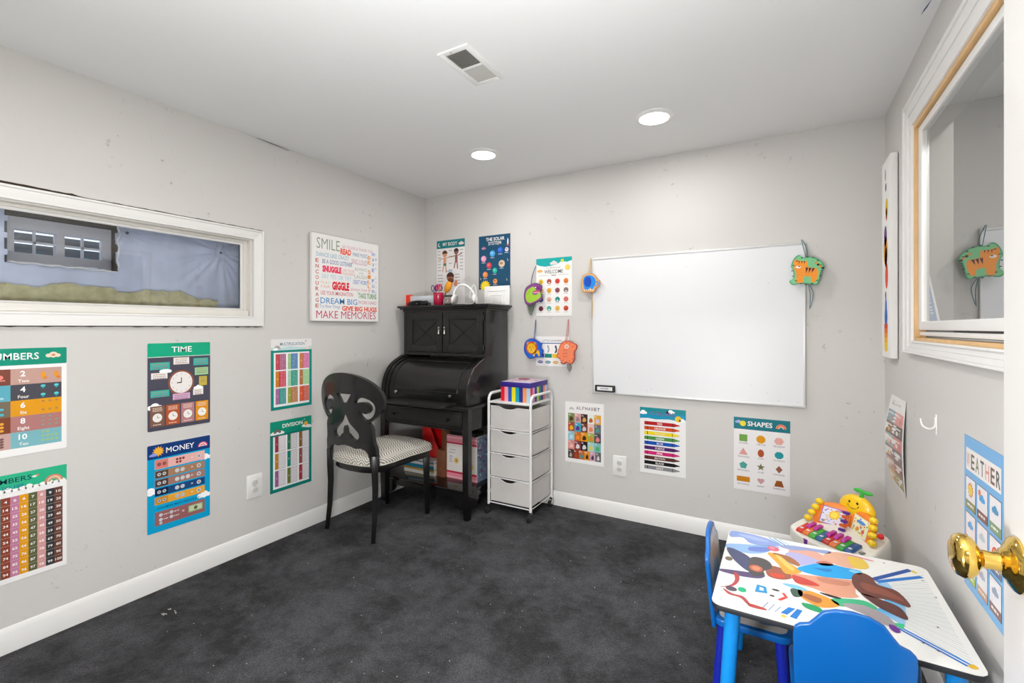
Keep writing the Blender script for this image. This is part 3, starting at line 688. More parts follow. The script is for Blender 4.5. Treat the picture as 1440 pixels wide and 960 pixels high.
# small patterned tin
t = thing('patterned_box', 'small black box with grey floral print beside the crimson cup', 'box', (-2.155, 2.80, TZ))
MB().box((-2.186, -2.118), (2.77, 2.82), (TZ, TZ+.078)).build('body', mat('tin_dark', '#34302e', .5), t, .002)
P = Print(.064, .050, '#8f8a86', .0004); R = random.Random(2)
for k in range(16): P.ell(R.uniform(.006, .058), R.uniform(.006, .044), R.uniform(.003, .007), None, R.choice(['#d9b3ae', '#e8e2da', '#4b4542', '#b07c78']), k*.2, 8)
P.build('floral_print', Matrix(((1, 0, 0, -.0285), (0, 0, -1, -.0304), (0, 1, 0, .014), (0, 0, 0, 1))), M_print, t)
# white headphones
t = HP = thing('headphones', 'white over-ear headphones standing on the desk hutch', 'headphones', (-2.03, 2.80, TZ))
P_ = [(-2.02+.082*math.cos(a)-.02*math.sin(a), 2.80+.02*math.cos(a), TZ+.045+.105*math.sin(a)) for a in [PI*k/18 for k in range(19)]]
MB().tube(P_, [.006+.003*math.sin(PI*k/18) for k in range(19)], 8).build('headband', mat('gloss_white', '#f1f1f0', .2), t)
for sg in (-1, 1):
    c = Vector((-2.02+sg*.082, 2.80+sg*.02, TZ+.042))
    MB().lathe([(0, -.014), (.030, -.012), (.037, -.004), (.037, .006), (.028, .012), (0, .014)], c, (1, .25, .25*sg), 24).build('ear_cup', mat('gloss_white', '#f1f1f0', .2), t)
    MB().lathe([(.020, .010), (.034, .012), (.034, .020), (.020, .022)], c, (-sg, -.25*sg, -.25), 24).build('ear_pad', mat('pad_grey', '#b9b7b4', .6), t)
(MB().tube(spline([(-1.955, 2.77, TZ+.05), (-1.935, 2.77, TZ+.12), (-1.915, 2.78, TZ+.14), (-1.905, 2.785, TZ+.08), (-1.93, 2.78, TZ+.012), (-1.985, 2.765, TZ+.006)], 5, False), .0028, 8).build('cord', M_plate, t))
# white letter tray standing up
t = thing('white_file_board', 'white plastic board with embossed border standing on the desk against the wall', 'board', (-1.755, 2.90, TZ))
MB().box((-1.915, -1.700), (2.905, 2.917), (TZ, TZ+.140)).build('board', M_plate, t, .004)
q = MB(); 
for k in range(4):
    a = .014+.016*k; P_ = [(-1.915+a, TZ), (-1.915+a, TZ+.135-a), (-1.700-a, TZ+.135-a), (-1.700-a, TZ)]
    if k in (1, 3): q.tube([(p[0], 2.904, p[1]) for p in P_], .0022, 6)
q.build('embossed_border', M_cartw, t)

# ---- on the lower shelf
SZ = .1845
t = thing('magazine_file', 'red plastic magazine file leaning on the books under the desk', 'magazine file', (-2.22, 2.74, .30))
P_ = [(0, 0), (.165, 0), (.165, .03), (.075, .215), (0, .215)]
q = MB(); q.prism(P_, lambda u, v: (-2.315+u, 2.68, .302+v), lambda u, v: (-2.315+u, 2.684, .302+v)); q.prism(P_, lambda u, v: (-2.315+u, 2.78, .302+v), lambda u, v: (-2.315+u, 2.784, .302+v))
q.box((-2.315, -2.311), (2.684, 2.78), (.302, .517)); q.box((-2.315, -2.15), (2.684, 2.78), (.302, .306)); q.box((-2.154, -2.15), (2.684, 2.78), (.302, .332)); q.build('file', mat('red_plastic', '#d60f12', .28, coat=.3), t, .001)
books = [('#e9e4d6', .028, 'thick cream paper pad at the bottom of the stack under the red file', 'paper pad'), ('#d5a04a', .014, 'ochre thin book second from the bottom of the stack under the red file', 'book'), ('#1f7d97', .026, 'teal-spined book in the middle of the stack under the red file', 'book'), ('#e6e3e3', .020, 'white book above the teal one under the red file', 'book'), ('#6e8aa6', .008, 'thin blue-grey notebook near the top of the stack under the red file', 'book'), ('#f0eeea', .012, 'white notebook topmost of the stack under the red file', 'book')]
z = SZ; R = random.Random(9)
for k, (c, h, lb, ct) in enumerate(books):
    dx = R.uniform(-.012, .012); t = thing('book' if ct == 'book' else 'paper_pad', lb, ct, (-2.29+dx, 2.73, z), 0, 'books stacked under the desk')
    x0, x1, y0, y1 = -2.44+dx, -2.158+dx*.3, 2.62, 2.83
    mc = mat('cover_'+c, c, .5)
    q = MB(); q.box((x0, x1), (y0, y1), (z, z+.0015)); q.box((x0, x1), (y0, y1), (z+h-.0017, z+h-.0002)); q.box((x0, x1), (y0, y0+.0018), (z, z+h-.0002)); q.build('cover', mc, t)
    MB().box((x0+.003, x1-.003), (y0+.002, y1-.003), (z+.0015, z+h-.0017)).build('pages', mat('page_edges', '#e4dfd2', .8), t, smooth=False); z += h
t = thing('wooden_organizer', 'brown wooden divider box standing between the books and the floral box', 'organizer', (-2.11, 2.72, SZ))
mw = mat('brown_stained_wood', '#7b4a2f', .5, var=.25, vscale=25); q = MB()
q.box((-2.150, -2.078), (2.640, 2.648), (SZ, .375)); q.box((-2.150, -2.144), (2.648, 2.84), (SZ, .375)); q.box((-2.150, -2.078), (2.70, 2.708), (SZ, .50)); q.box((-2.084, -2.078), (2.648, 2.84), (SZ, .56)); q.box((-2.150, -2.078), (2.832, 2.84), (SZ, .56)); q.box((-2.144, -2.084), (2.648, 2.832), (SZ, SZ+.006)); q.build('bin', mw, t, .001)
t = thing('patterned_pouch', 'grey and black patterned folder standing in the wooden divider box', 'folder', (-2.16, 2.755, .37))
P = Print(.075, .15, '#5b5657', .003); R = random.Random(5)
for k in range(14): P.ell(R.uniform(.01, .065), R.uniform(.02, .14), R.uniform(.006, .013), None, R.choice(['#8c8486', '#2c292a', '#b3aaa6', '#733c46']), k*.2, 8)
ob = P.build('folder', Matrix(((1, 0, 0, .013-.0), (0, 0, -1, .02), (0, 1, 0, 0), (0, 0, 0, 1))), M_print, t)
t = thing('floral_storage_box', 'white and pink flower-print storage box with blue patterned side under the desk', 'box', (-1.93, 2.74, SZ))
MB().box((-2.072, -1.812), (2.66, 2.80), (SZ, .490)).build('box', mat('cream_card', '#ece4dd', .5), t, .002)
P = Print(.260, .3055, '#ece5de', .0006); P.rect(0, 0, .260, .045, '#e98f9d').rect(0, .255, .26, .3055, '#e28a98').up()
P.rect(0, .040, .26, .053, '#c41f42').rect(0, .245, .26, .256, '#c41f42').rect(0, .008, .26, .014, '#f4c3c9').rect(0, .285, .26, .292, '#f4c3c9').up(); R = random.Random(31)
for cx, cy in ((.085, .13), (.17, .20), (.21, .10)):
    for k in range(7): P.ell(cx+.014*math.cos(k*.9), cy+.014*math.sin(k*.9), .008, None, '#e3c15e', k*.1, 8)
    P.ell(cx, cy, .007, None, '#9a6a35', 2, 8)
P.tiny(.03, .08, .20, .006, '#9c97a8').tiny(.02, .07, .18, .006, '#9c97a8'); P.text('joy', .045, .14, .030, '#9d97ad', rot=PI/2, bold=0)
P.build('front_print', Matrix(((1, 0, 0, -.142), (0, 0, -1, -.0805), (0, 1, 0, 0), (0, 0, 0, 1))), M_print, t)
P = Print(.140, .3055, '#7c8da6', .0006)
for k in range(60): P.ell(R.uniform(.008, .132), R.uniform(.01, .296), R.uniform(.004, .010), None, R.choice(['#a9b9cc', '#4d5f7b', '#c7d1dc', '#b03348', '#5d7491']), k*.1, 7)
P.build('side_print', Matrix(((0, 0, 1, .1182), (1, 0, 0, -.08), (0, 1, 0, 0), (0, 0, 0, 1))), M_print, t)
MB().box((-2.05, -1.83), (2.665, 2.77), (.4905, .520)).build('clasp_strip', mat('black_plastic', '#191919', .35), t, .002)

# ================================================================ CHAIR at the desk
ch = thing('dining_chair', 'black wooden chair with scroll-cut oval back and chevron seat at the desk', 'chair', (-2.25, 2.20, 0))
XCc = -2.255
def bend(u, v, w_):        # back plane: hollow towards the sitter and leaning back
    y = 1.905+.058*(u/.27)**2+(.8-v)*.06
    return (XCc+u, y+w_, v)
def ellp(a, b_, cz, t0, t1, n): return [(a*math.cos(t0+(t1-t0)*k/n), cz+b_*math.sin(t0+(t1-t0)*k/n)) for k in range(n+1)]
right = ellp(.272, .163, .820, PI/2, -math.radians(50), 26)
right += [(.190, .676), (.196, .655), (.198, .61), (.200, .58), (.212, .55), (.214, .50), (.213, .43)]
inner = [(.172, .43), (.172, .47), (.166, .505), (.150, .528), (.118, .540), (.075, .536), (.040, .545), (.0, .552)]
half = right+inner
outer = half+[(-x, y) for x, y in half[::-1][1:-1]]
trap = [(-.062, .858), (.062, .858), (.022, .802), (.0, .806), (-.022, .802)]
vol = [(.086, .808), (.100, .830), (.140, .842), (.188, .829), (.216, .803), (.219, .768), (.200, .731), (.160, .712), (.128, .727), (.114, .760), (.125, .772), (.140, .752), (.165, .748), (.187, .772), (.182, .798), (.156, .815), (.117, .813)]
key = [(0, .738), (.018, .728), (.040, .688), (.078, .655), (.106, .627), (.104, .600), (.080, .586), (.055, .592), (.038, .606), (.024, .618), (.013, .625), (.010, .650), (.0, .668)]
key = key+[(-x, y) for x, y in key[::-1][1:-1]]
slitL = []
def holed_plate(name, outer, holes, th, fn, m, parent, bevel=.002):
    c = D.curves.new('p', 'CURVE'); c.dimensions = '2D'; c.fill_mode = 'BOTH'
    for P_ in [outer]+holes:
        sp = c.splines.new('POLY'); sp.points.add(len(P_)-1); sp.use_cyclic_u = True
        for i, p in enumerate(P_): sp.points[i].co = (p[0], p[1], 0, 1)
    o = D.objects.new('p', c); me = D.meshes.new_from_object(o); bm = bmesh.new(); bm.from_mesh(me)
    D.meshes.remove(me); D.objects.remove(o); D.curves.remove(c)
    bmesh.ops.remove_doubles(bm, verts=bm.verts, dist=1e-5); bmesh.ops.triangulate(bm, faces=bm.faces)
    for _ in range(3):
        es = [e for e in bm.edges if e.calc_length() > .03]
        if es: bmesh.ops.subdivide_edges(bm, edges=es, cuts=1); bmesh.ops.triangulate(bm, faces=[f for f in bm.faces if len(f.verts) > 3])
    r = bmesh.ops.extrude_face_region(bm, geom=bm.faces[:]); vs = [g for g in r['geom'] if isinstance(g, bmesh.types.BMVert)]
    bmesh.ops.translate(bm, verts=vs, vec=(0, 0, th)); q = MB(); q.bm.free(); q.bm = bm
    return q.build(name, m, parent, bevel, 2, fn=lambda co: fn(co.x, co.y, co.z))
holed_plate('backrest', outer, [trap, spline(vol, 3), [(-x, y) for x, y in spline(vol, 3)][::-1], spline(key, 3)], .024, bend, M_black, ch, .0025)
# seat
SX0, SX1, SY0, SY1 = -2.435, -2.055, 1.955, 2.475
def seat_outline(g=0.0):
    P_ = [(-.168, .012), (.168, .012), (.200, .30), (.212, .44), (.195, .495), (.12, .522), (0, .532), (-.12, .522), (-.195, .495), (-.212, .44), (-.200, .30)]
    P_ = [(x*(1+g/.2), (y-.26)*(1+g/.26)+.26) for x, y in P_]; return [(XCc+x, 1.966+y) for x, y in spline(P_, 4)]
q = MB(); q.prism(seat_outline(-.006), lambda u, v: (u, v, .388), lambda u, v: (u, v, .432)); q.build('seat_rail', M_black, ch, .003)
q = MB(); lay = []
for z, g in ((.430, -.004), (.436, .006), (.452, .009), (.470, .004), (.484, -.016), (.494, -.05), (.500, -.10), (.503, -.17)):
    lay.append([q.bm.verts.new((x, y, z)) for x, y in seat_outline(g)])
for A_, B2 in zip(lay, lay[1:]):
    for k in range(len(A_)): q.bm.faces.new((A_[k], A_[(k+1) % len(A_)], B2[(k+1) % len(A_)], B2[k]))
q.bm.faces.new(lay[0][::-1]); q.bm.faces.new(lay[-1]); q.build('seat_cushion', M_chev, ch)
P_ = [(x, y, .435) for x, y in seat_outline(.008)]; MB().tube(P_, .0035, 8, closed=True).build('piping', mat('cream_piping', '#c9c4b8', .8), ch)
for sg in (-1, 1):
    a = XCc+sg*.193
    MB().tube([(a, 1.966, .50), (a, 1.968, .40), (a, 1.972, .30), (a+sg*.002, 1.966, .15), (a+sg*.006, 1.948, .0)], [.026, .026, .024, .021, .017], 4).build('leg', M_black, ch, .002, smooth=True)
    MB().tube([(XCc+sg*.178, 2.44, .42), (XCc+sg*.180, 2.44, .30), (XCc+sg*.183, 2.445, .0)], [.030, .028, .019], 4).build('leg', M_black, ch, .002)

# ================================================================ CART
ct = thing('rolling_cart', 'white wheeled cart with four grey fabric drawers beside the desk', 'drawer cart', (-1.563, 2.83, 0))
CX0, CX1, CY0, CY1 = -1.722, -1.402, 2.668, 2.985
for x in (CX0, CX1):
    P_ = [(x, CY0, .062), (x, CY0, .76)]+[(x, CY0+.045-.045*math.cos(a), .76+.045*math.sin(a)) for a in [PI/2*k/6 for k in range(1, 7)]]
    P_ += [(x, CY1-.045+.045*math.sin(a), .76+.045*math.cos(a)) for a in [PI/2*k/6 for k in range(7)]]+[(x, CY1, .062)]
    MB().tube(P_, .0095, 12).build('side_tube', M_cartw, ct)
DR = [(.727, .572), (.565, .415), (.409, .252), (.246, .085)]
MB().box((CX0+.008, CX1-.008), (CY0, CY1), (.742, .756)).build('top_shelf', M_cartw, ct, .003)
for z in (.566, .408, .246, .074):
    MB().tube([(CX0, CY0, z), (CX1, CY0, z), (CX1, CY1, z), (CX0, CY1, z)], .0042, 6, closed=True).build('drawer_rail', M_cartw, ct)
for k, (z1, z0) in enumerate(DR):
    a, b_ = CX0+.012, CX1-.012; n = 10; c = (a+b_)/2-.01; sag = (.018, .020, .020, .026)[k]
    top = [(a, z1-.004), (c-.085, z1-.006)]+[(c+(-.07+.14*i/n), z1-.006-sag*math.sin(PI*i/n)**.8) for i in range(n+1)]+[(c+.085, z1-.008), (b_, z1-.010)]
    f = MB().prism([(a, z0), (b_, z0)]+top[::-1], lambda u, v: (u, CY0+.006, v), lambda u, v: (u, CY0+.012, v)).build('drawer', M_fabric, ct)
    q = MB(); q.box((a, a+.004), (CY0+.012, CY1-.010), (z0, z1-.008)); q.box((b_-.002, b_+.004), (CY0+.012, CY1-.010), (z0, z1-.014)); q.box((a, b_), (CY1-.014, CY1-.010), (z0, z1-.008)); q.box((a, b_), (CY0+.012, CY1-.010), (z0, z0+.004))
    q.build('drawer_box', M_fabric, f)
    P_ = [(u, CY0+.009, v+.001) for u, v in top]; MB().tube(P_, .0026, 6).build('top_binding', M_cartw, f)
for x in (CX0, CX1):
    for y in (CY0, CY1):
        c = Vector((x-.003, y-.016, .0215)); cs = MB()
        cs.lathe([(.012, .048), (.012, .062), (0, .062)], (x, y, 0), (0, 0, 1), 14); ax = Vector((.97, -.25, 0)).normalized()
        for sg in (-1, 1): cs.bar(c+ax*sg*.012+Vector((0, 0, -.002)), Vector((x, y, .050))+ax*sg*.012, .018, .002, ax)
        cs.bar(Vector((x, y, .050))-ax*.014, Vector((x, y, .050))+ax*.014, .018, .003)
        cc = cs.build('caster', M_chrome, ct)
        MB().lathe([(.009, -.009), (.020, -.009), (.0215, -.006), (.0215, .006), (.020, .009), (.009, .009)], c, ax, 20).build('wheel', M_rubber, cc)
        MB().lathe([(0, -.0095), (.009, -.0095), (.009, .0095), (0, .0095)], c, ax, 12).build('hub', M_chrome, cc)
# striped box on the cart
t = thing('striped_gift_box', 'colourful striped cardboard box with purple lid on the white cart', 'box', (-1.535, 2.83, .7565))
bx0, bx1, by0, by1, bz = -1.648, -1.420, 2.70, 2.955, .7565
MB().box((bx0+.003, bx1-.003), (by0+.003, by1-.003), (bz, bz+.10)).build('carton', mat('box_card', '#e7e2e2', .6), t)
CS = ['#e8152f', '#f6a9b6', '#1f55b8', '#efe21a', '#17a5b8', '#2b2e8c', '#f09a5a', '#a9cfe6']
P = Print(bx1-bx0-.004, .098, '#ffffff', .0006)
for k in range(8): P.rect((bx1-bx0-.004)*k/8, 0, (bx1-bx0-.004)*(k+1)/8, .098, CS[k])
P.build('striped_front', Matrix(((1, 0, 0, bx0+.002+1.535), (0, 0, -1, by0+.003-2.83), (0, 1, 0, 0), (0, 0, 0, 1))), M_print, t)
P = Print(by1-by0-.004, .098, '#ffffff', .0006); CS2 = ['#e8152f', '#d79ad6', '#2b2e8c', '#cfd64a', '#178a83', '#2b2e8c', '#f08a6a', '#b8c4e6']
for k in range(8): P.rect((by1-by0-.004)*k/8, 0, (by1-by0-.004)*(k+1)/8, .098, CS2[k])
P.build('striped_side', Matrix(((0, 0, 1, bx1-.003+1.535), (1, 0, 0, by0+.002-2.83), (0, 1, 0, 0), (0, 0, 0, 1))), M_print, t)
lid = MB().box((bx0, bx1+.001), (by0-.001, by1), (bz+.097, bz+.130)).build('lid', mat('purple_lid', '#2f1f86', .45), t, .0015)
P = Print(bx1-bx0-.006, by1-by0-.006, '#d9c6d6', .0006); R = random.Random(13)
for k in range(46): P.ell(R.uniform(.01, .21), R.uniform(.01, .23), R.uniform(.004, .012), None, R.choice(['#e9e2e6', '#b56d8c', '#c98aa0', '#8d4f7a', '#efe4e0']), k*.1, 8)
P.build('lid_print', Matrix(((1, 0, 0, bx0+.003+1.535), (0, 1, 0, by0+.003-2.83), (0, 0, 1, .1302), (0, 0, 0, 1))), M_print, lid)
# folded tissue bow on the lid
MB().tube([(-1.56+.035*math.cos(k*.8)*(1+.3*math.sin(k*2)), 2.87+.03*math.sin(k*.8), bz+.1335+.004*abs(math.sin(k*1.7))) for k in range(24)], .0022, 6).build('ribbon', mat('rose_ribbon', '#a85a68', .5), t)

# ================================================================ WALL POSTERS, left wall
TEAL, GRN, NAVY = '#0f7f72', '#109a78', '#173b78'
PW, PH = .278, .418
def shadowless(): pass
# numbers 1-10
P = Print(PW, PH, '#f3f1ef', r=.006); P.poly(rrect(0, .352, PW, PH, .005), '#0f9277').up()
P.text('NUMBERS', .118, .374, .026, '#ffffff', bold=.02, w=.152); P.cloud(.237, .386, .014, '#efd9c0'); P.ell(.237, .388, .006, .004, '#c9756c', 3)
rows = [('#c2797a', 'ONE', '#b98c80', '2', 'Two'), ('#5cb2c2', 'Three', '#4c4b52', '4', 'Four'), ('#7a6a58', 'Five', '#e39a1b', '6', 'Six'), ('#8a4a30', 'Seven', '#b0706c', '8', 'Eight'), ('#c9a097', 'Nine', '#7ab6bd', '10', 'Ten')]
R = random.Random(1)
c1 = ['#7f4638', '#5ba9bc', '#776a58', '#7e4228', '#caa39b']; c2 = ['#c39c90', '#4b4a52', '#e19a14', '#b17873', '#7bb5bd']
ic1 = ['#f08a80', '#a7d7e0', '#4fb9cf', '#f0a93a', '#7b5a55']; ic2 = ['#e79a2a', '#58cfd4', '#a8804d', '#7fa08d', '#a8c46a']
for k in range(5):
    y1 = .338-.0618*k; y0 = y1-.0618
    P.rect(.014, y0, .114, y1, c1[k]); P.rect(.114, y0, .262, y1, c2[k])
    P.text(str(2*k+2), .148, y0+.032, .021, '#ffffff', bold=.02, lift=2); P.text(('Two', 'Four', 'Six', 'Eight', 'Ten')[k], .150, y0+.008, .012, '#f4efe9', bold=.015, lift=2)
    P.text(str(2*k+1), .036, y0+.032, .021, '#ffffff', bold=.02, lift=2); P.text(('One', 'Three', 'Five', 'Seven', 'Nine')[k], .036, y0+.008, .011, '#f4efe9', bold=.015, lift=2)
    n1 = 2*k+1; n2 = 2*k+2
    for j in range(n1): 
        cx = .082 if n1 == 1 else .068+.022*(j % 2); cy = y0+.031 if n1 == 1 else y0+.012+.040*(j//2)/max(1, (n1-1)//2)
        r = .013 if n1 == 1 else .0065
        P.ell(cx, cy, r, r*.75, ic1[k], 2, 10)
        if k == 0:
            for q_ in range(5): P.ell(cx-.014+.007*q_, cy-.012, .004, .003, ic1[k], 3, 6)
    cols = (2, 2, 3, 3, 4)[k]; rws = (n2+cols-1)//cols
    for j in range(n2):
        cx = .206+.040*(j % cols)/max(1, cols-1); cy = y0+.031 if rws == 1 else y0+.014+.034*(j//cols)/(rws-1)
        P.ell(cx, cy+.003, .0075 if k < 2 else .0045, .005 if k == 1 else (.013 if k == 0 else .004), ic2[k], 2, 10)
        if k == 1: P.poly([(cx-.006, cy-.001), (cx+.006, cy-.001), (cx, cy-.010)], '#2f9da6', 3)
        if k == 0: P.ell(cx+.006, cy-.010, .007, .005, '#d9821f', 3, 8)
P.build('numbers_poster', frame_left(.483, .751), M_printg, label='numbers poster with animals counted one to ten, below the left window', cat='poster')
# numbers to 100
P = Print(PW, PH, '#f1efed'); P.rect(0, .350, PW, PH, '#2fb488').up()
for k in range(14): P.ell(.01+k*.0195, .350, .013, .010+.004*(k % 3), '#f6f4f2', 0, 10)
P.rect(0, .338, PW, .350, '#f1efed', 1); P.up()
P.text('NUMBERS', .105, .384, .019, '#14424c', bold=.02, w=.135); P.text('1 TO 100', .112, .362, .012, '#2a6c9c', bold=.01, w=.075); P.rainbow(.238, .358, .028, ['#d3846a', '#e9c3a8', '#c4a37c']); P.ell(.182, .393, .008, .004, '#f0e9dc'); P.ell(.19, .396, .004, .004, '#e98a54')
cc = ['#c95b4a', '#d39d33', '#5d7f78', '#8d4330', '#c07e9b', '#df9a17', '#5d6240', '#d49a97', '#353a3d', '#6e4338']
for i in range(10):
    x0 = .012+.0253*i; P.rect(x0, .020, x0+.0253, .330, cc[i], 0)
    for j in range(10):
        y1 = .330-.031*j; P.text(str(10*j+i+1), x0+.0127, y1-.021, .0098, '#f7f3ee', bold=.015, w=.0085*(1 if 10*j+i+1 < 10 else 1.7 if 10*j+i+1 < 100 else 2.3), lift=2)
        if j: P.rect(x0, y1-.0003, x0+.0253, y1+.0003, '#d9cfc6', 1)
P.build('hundred_chart_poster', frame_left(.483, .265), M_printg, label='numbers to one hundred chart below the animal numbers poster', cat='poster')
# time
P = Print(PW, PH, '#4b4a58', r=.006); P.poly(rrect(0, .352, PW, PH, .005), '#12a67e').rect(0, .350, PW, .353, '#cfe6d8', 1).up()
P.text('TIME', .145, .373, .027, '#ffffff', bold=.02, w=.09)
P.ell(.143, .222, .059, .062, '#8e5540').ell(.143, .222, .050, .053, '#efe9e6', 1, 28)
for k in range(12): P.text(str(k+1), .143+.041*math.sin((k+1)*PI/6), .219+.043*math.cos((k+1)*PI/6), .006, '#5a5558', bold=0, lift=2)
P.line((.143, .220), (.143, .247), .004, '#6a2f2a', 3).line((.143, .222), (.123, .221), .005, '#3a2a2a', 3)
P.cloud(.075, .282, .016).cloud(.222, .187, .014).cloud(.030, .112, .020)
for x0, y0, x1, y1, c in ((.108, .312, .178, .345, '#efe9e4'), (.010, .292, .092, .326, '#35b3a7'), (.198, .302, .268, .338, '#35b3a7'), (.014, .247, .082, .276, '#efe9e4'), (.204, .252, .268, .290, '#9fce98'), (.224, .197, .262, .244, '#c9b44a'), (.012, .160, .090, .192, '#35b3a7'), (.196, .152, .244, .182, '#efe9e4'), (.105, .138, .182, .168, '#d9a9cf')):
    P.rect(x0, y0, x1, y1, c, 2)
    for j in range(3): P.tiny(x0+.008, x1-.008, y1-.009*(j+1)-.001, .0035, ('#b08f5a', '#8f8a90', '#a35c5c')[j], 3)
for k, c in enumerate(('#7e5a4a', '#b5572f', '#b87f83', '#e0921d')):
    x0 = .010+.066*k; P.rect(x0, .020, x0+.060, .118, c, 2); P.ell(x0+.030, .062, .020, .021, '#f3efe9', 3, 18); P.line((x0+.030, .062), (x0+.030, .074), .0018, '#44383a', 4).line((x0+.030, .062), (x0+.040, .060 if k else .062), .0018, '#44383a', 4)
    for j in range(3): P.tiny(x0+.010, x0+.050, .107-.007*j, .003, '#f0dcc9', 3)
    P.tiny(x0+.012, x0+.048, .028, .003, '#f3e6d8', 3)
P.build('time_poster', frame_left(1.048, .757), M_printg, label='telling the time poster with a big clock face and green heading', cat='poster')
# money
P = Print(PW, PH, '#12a0cf', r=.006); P.poly(rrect(0, .352, PW, PH, .005), NAVY).up()
P.text('MONEY', .140, .371, .026, '#ffffff', bold=.006, w=.125); P.star(.045, .385, .026, .017, 12, '#e8a83a').ell(.045, .385, .015, None, '#f0b43c', 1); P.cloud(.024, .370, .010, '#8a9be0', 1); P.rainbow(.243, .368, .023, ['#e3647a', '#f3e3e6', '#d64f66', '#f3e3e6'])
P.cloud(.255, .308, .018).cloud(.012, .195, .022).cloud(.250, .115, .020).up().up()
bars = [('#e9b4ae', .300, .345), ('#a97f62', .256, .292), ('#a1776b', .214, .250), ('#1f4a7c', .172, .208), ('#e5a63a', .130, .166)]
for k, (c, y0, y1) in enumerate(bars):
    P.rect(.030, y0, .252, y1, c); P.rect(.032, y0+.002, .086, y1-.002, ('#d98078', '#5a4438', '#4f3d3a', '#142a4a', '#c98a2c')[k], 1)
    cy = (y0+y1)/2; cc_ = ('#8a3b2c', '#cfd0d0', '#cfd0d0', '#c9ccd0', '#b9bcc0')[k]
    for x in (.048, .070): P.ell(x, cy, .008, None, cc_, 2, 12); P.ell(x, cy, .004, None, '#7b7470', 3, 8)
    for j in range((5, 2, 3, 2, 2)[k]): P.ell(.125+(.014 if k == 0 else .024)*(j % 3), cy+(.007-(j//3)*.014 if k == 0 else 0), .006 if k == 0 else .010, None, cc_, 2, 12)
    P.text('=', .192, cy-.005, .012, '#f3efe9', lift=2); P.ell(.224, cy, .010, None, '#d6d6d4', 2, 14); P.ell(.224, cy, .006, None, '#8d8f92', 3, 10)
P.text('HOW MANY MAKE ONE DOLLAR?', .135, .108, .009, '#1a4a6c', bold=.01, w=.19)
P.rect(.030, .030, .252, .096, '#9a6262', 2, .004)
for k in range(4): P.ell(.055+.045*(k % 2), .078-.022*(k//2), .008, None, '#c9ccd0', 3, 12); P.tiny(.066+.045*(k % 2), .088+.045*(k % 2), .075-.022*(k//2), .004, '#e9dcd6', 3)
P.ell(.055, .040, .007, None, '#b8bcc0', 3, 12)
P.text('=', .152, .060, .014, '#f3efe9', lift=3); P.rect(.175, .048, .242, .082, '#9cb48a', 3).rect(.180, .053, .237, .077, '#c9d3a9', 4).ell(.209, .065, .009, None, '#5d6f52', 5)
P.build('money_poster', frame_left(1.047, .273), M_printg, label='money poster with coin rows and navy heading, below the clock poster', cat='poster')
# multiplication and division
def tables(P, heads, faces, outline, ops):
    for k in range(9):
        i, j = k % 3, k//3; x0 = .030+.079*i; y1 = .330-.102*j; y0 = y1-.094
        P.rect(x0, y0, x0+.022, y1, heads[k], 1); P.text(str(k+1 if ops == 'x' else k+1), x0+.011, (y0+y1)/2-.004, .009, '#f6e9da', lift=2)
        if outline:
            P.rect(x0+.024, y0, x0+.066, y1, '#6d666a', 1); P.rect(x0+.0255, y0+.0015, x0+.0645, y1-.0015, '#e6e1e4', 2); tc_ = '#8f8990'
        else: P.rect(x0+.022, y0, x0+.066, y1, faces[k], 1); tc_ = '#f1ece6'
        for r_ in range(10): P.text('%d%s%d=%d' % (k+1, ops, r_+1, (k+1)*(r_+1)) if ops == 'x' else '%d/%d=%d' % ((k+1)*(r_+1), k+1, r_+1), x0+.045, y1-.0095-.0089*r_, .0046, tc_, bold=0, w=.030, lift=3, res=1)
P = Print(.274, PH, '#e8e6e4'); P.rect(0, 0, .274, .352, '#15897c').rect(.018, .018, .256, .338, '#eef0ef', 1)
P.poly([(0, .352), (.274, .352), (.274, .372), (.20, .366), (.12, .374), (.05, .364), (0, .368)], '#bcd8d8'); P.up(); P.text('MULTIPLICATION', .140, .380, .018, '#5b7f98', bold=.02, w=.165); P.rainbow(.040, .360, .020, ['#8a9a98', '#c9b8a8', '#8f8f8a']); P.star(.232, .404, .006, .003, 5, '#c0524e'); P.cloud(.03, .357, .010); P.cloud(.243, .358, .011, '#e9cfc6')
tables(P, ['#c94a54', '#9cc58e', '#c77f3c', '#d0842c', '#a6d0b0', '#b97448', '#a8709e', '#9aa544', '#e0603c'], ['#a74f78', '#3f7fb4', '#d1669e', '#cf3450', '#13a08a', '#9fcf93', '#12968f', '#b8743c', '#cf5a4a'], False, 'x')
P.build('multiplication_poster', frame_left(1.660, .763), M_printg, label='multiplication tables poster with pale heading and coloured columns, left of the chair', cat='poster')
P = Print(.276, PH, '#149377'); P.rect(0, 0, .276, .340, '#147a70').rect(.018, .020, .258, .328, '#eef0ef', 1)
for k in range(4): P.cloud(.02+k*.017, .346, .012, '#f1efec', 1); P.cloud(.262-k*.012, .352+.003*k, .011, '#f1efec', 1)
P.up().up(); P.text('DIVISION', .145, .374, .022, '#eef2ee', bold=.02, w=.135); P.ell(.236, .374, .013, None, '#eda634'); P.star(.225, .402, .006, .003, 5, '#9fd6c0'); P.rainbow(.045, .348, .024, ['#4f5d54', '#8a7a6c', '#3d4d48'])
tables(P, ['#9c3348', '#2f7a5a', '#8a6236', '#c07f28', '#0f8a72', '#96504a', '#9a5a92', '#6f7a38', '#a3323e'], None, True, '/')
P.build('division_poster', frame_left(1.656, .278), M_printg, label='green division tables poster with white columns, below the multiplication poster', cat='poster')
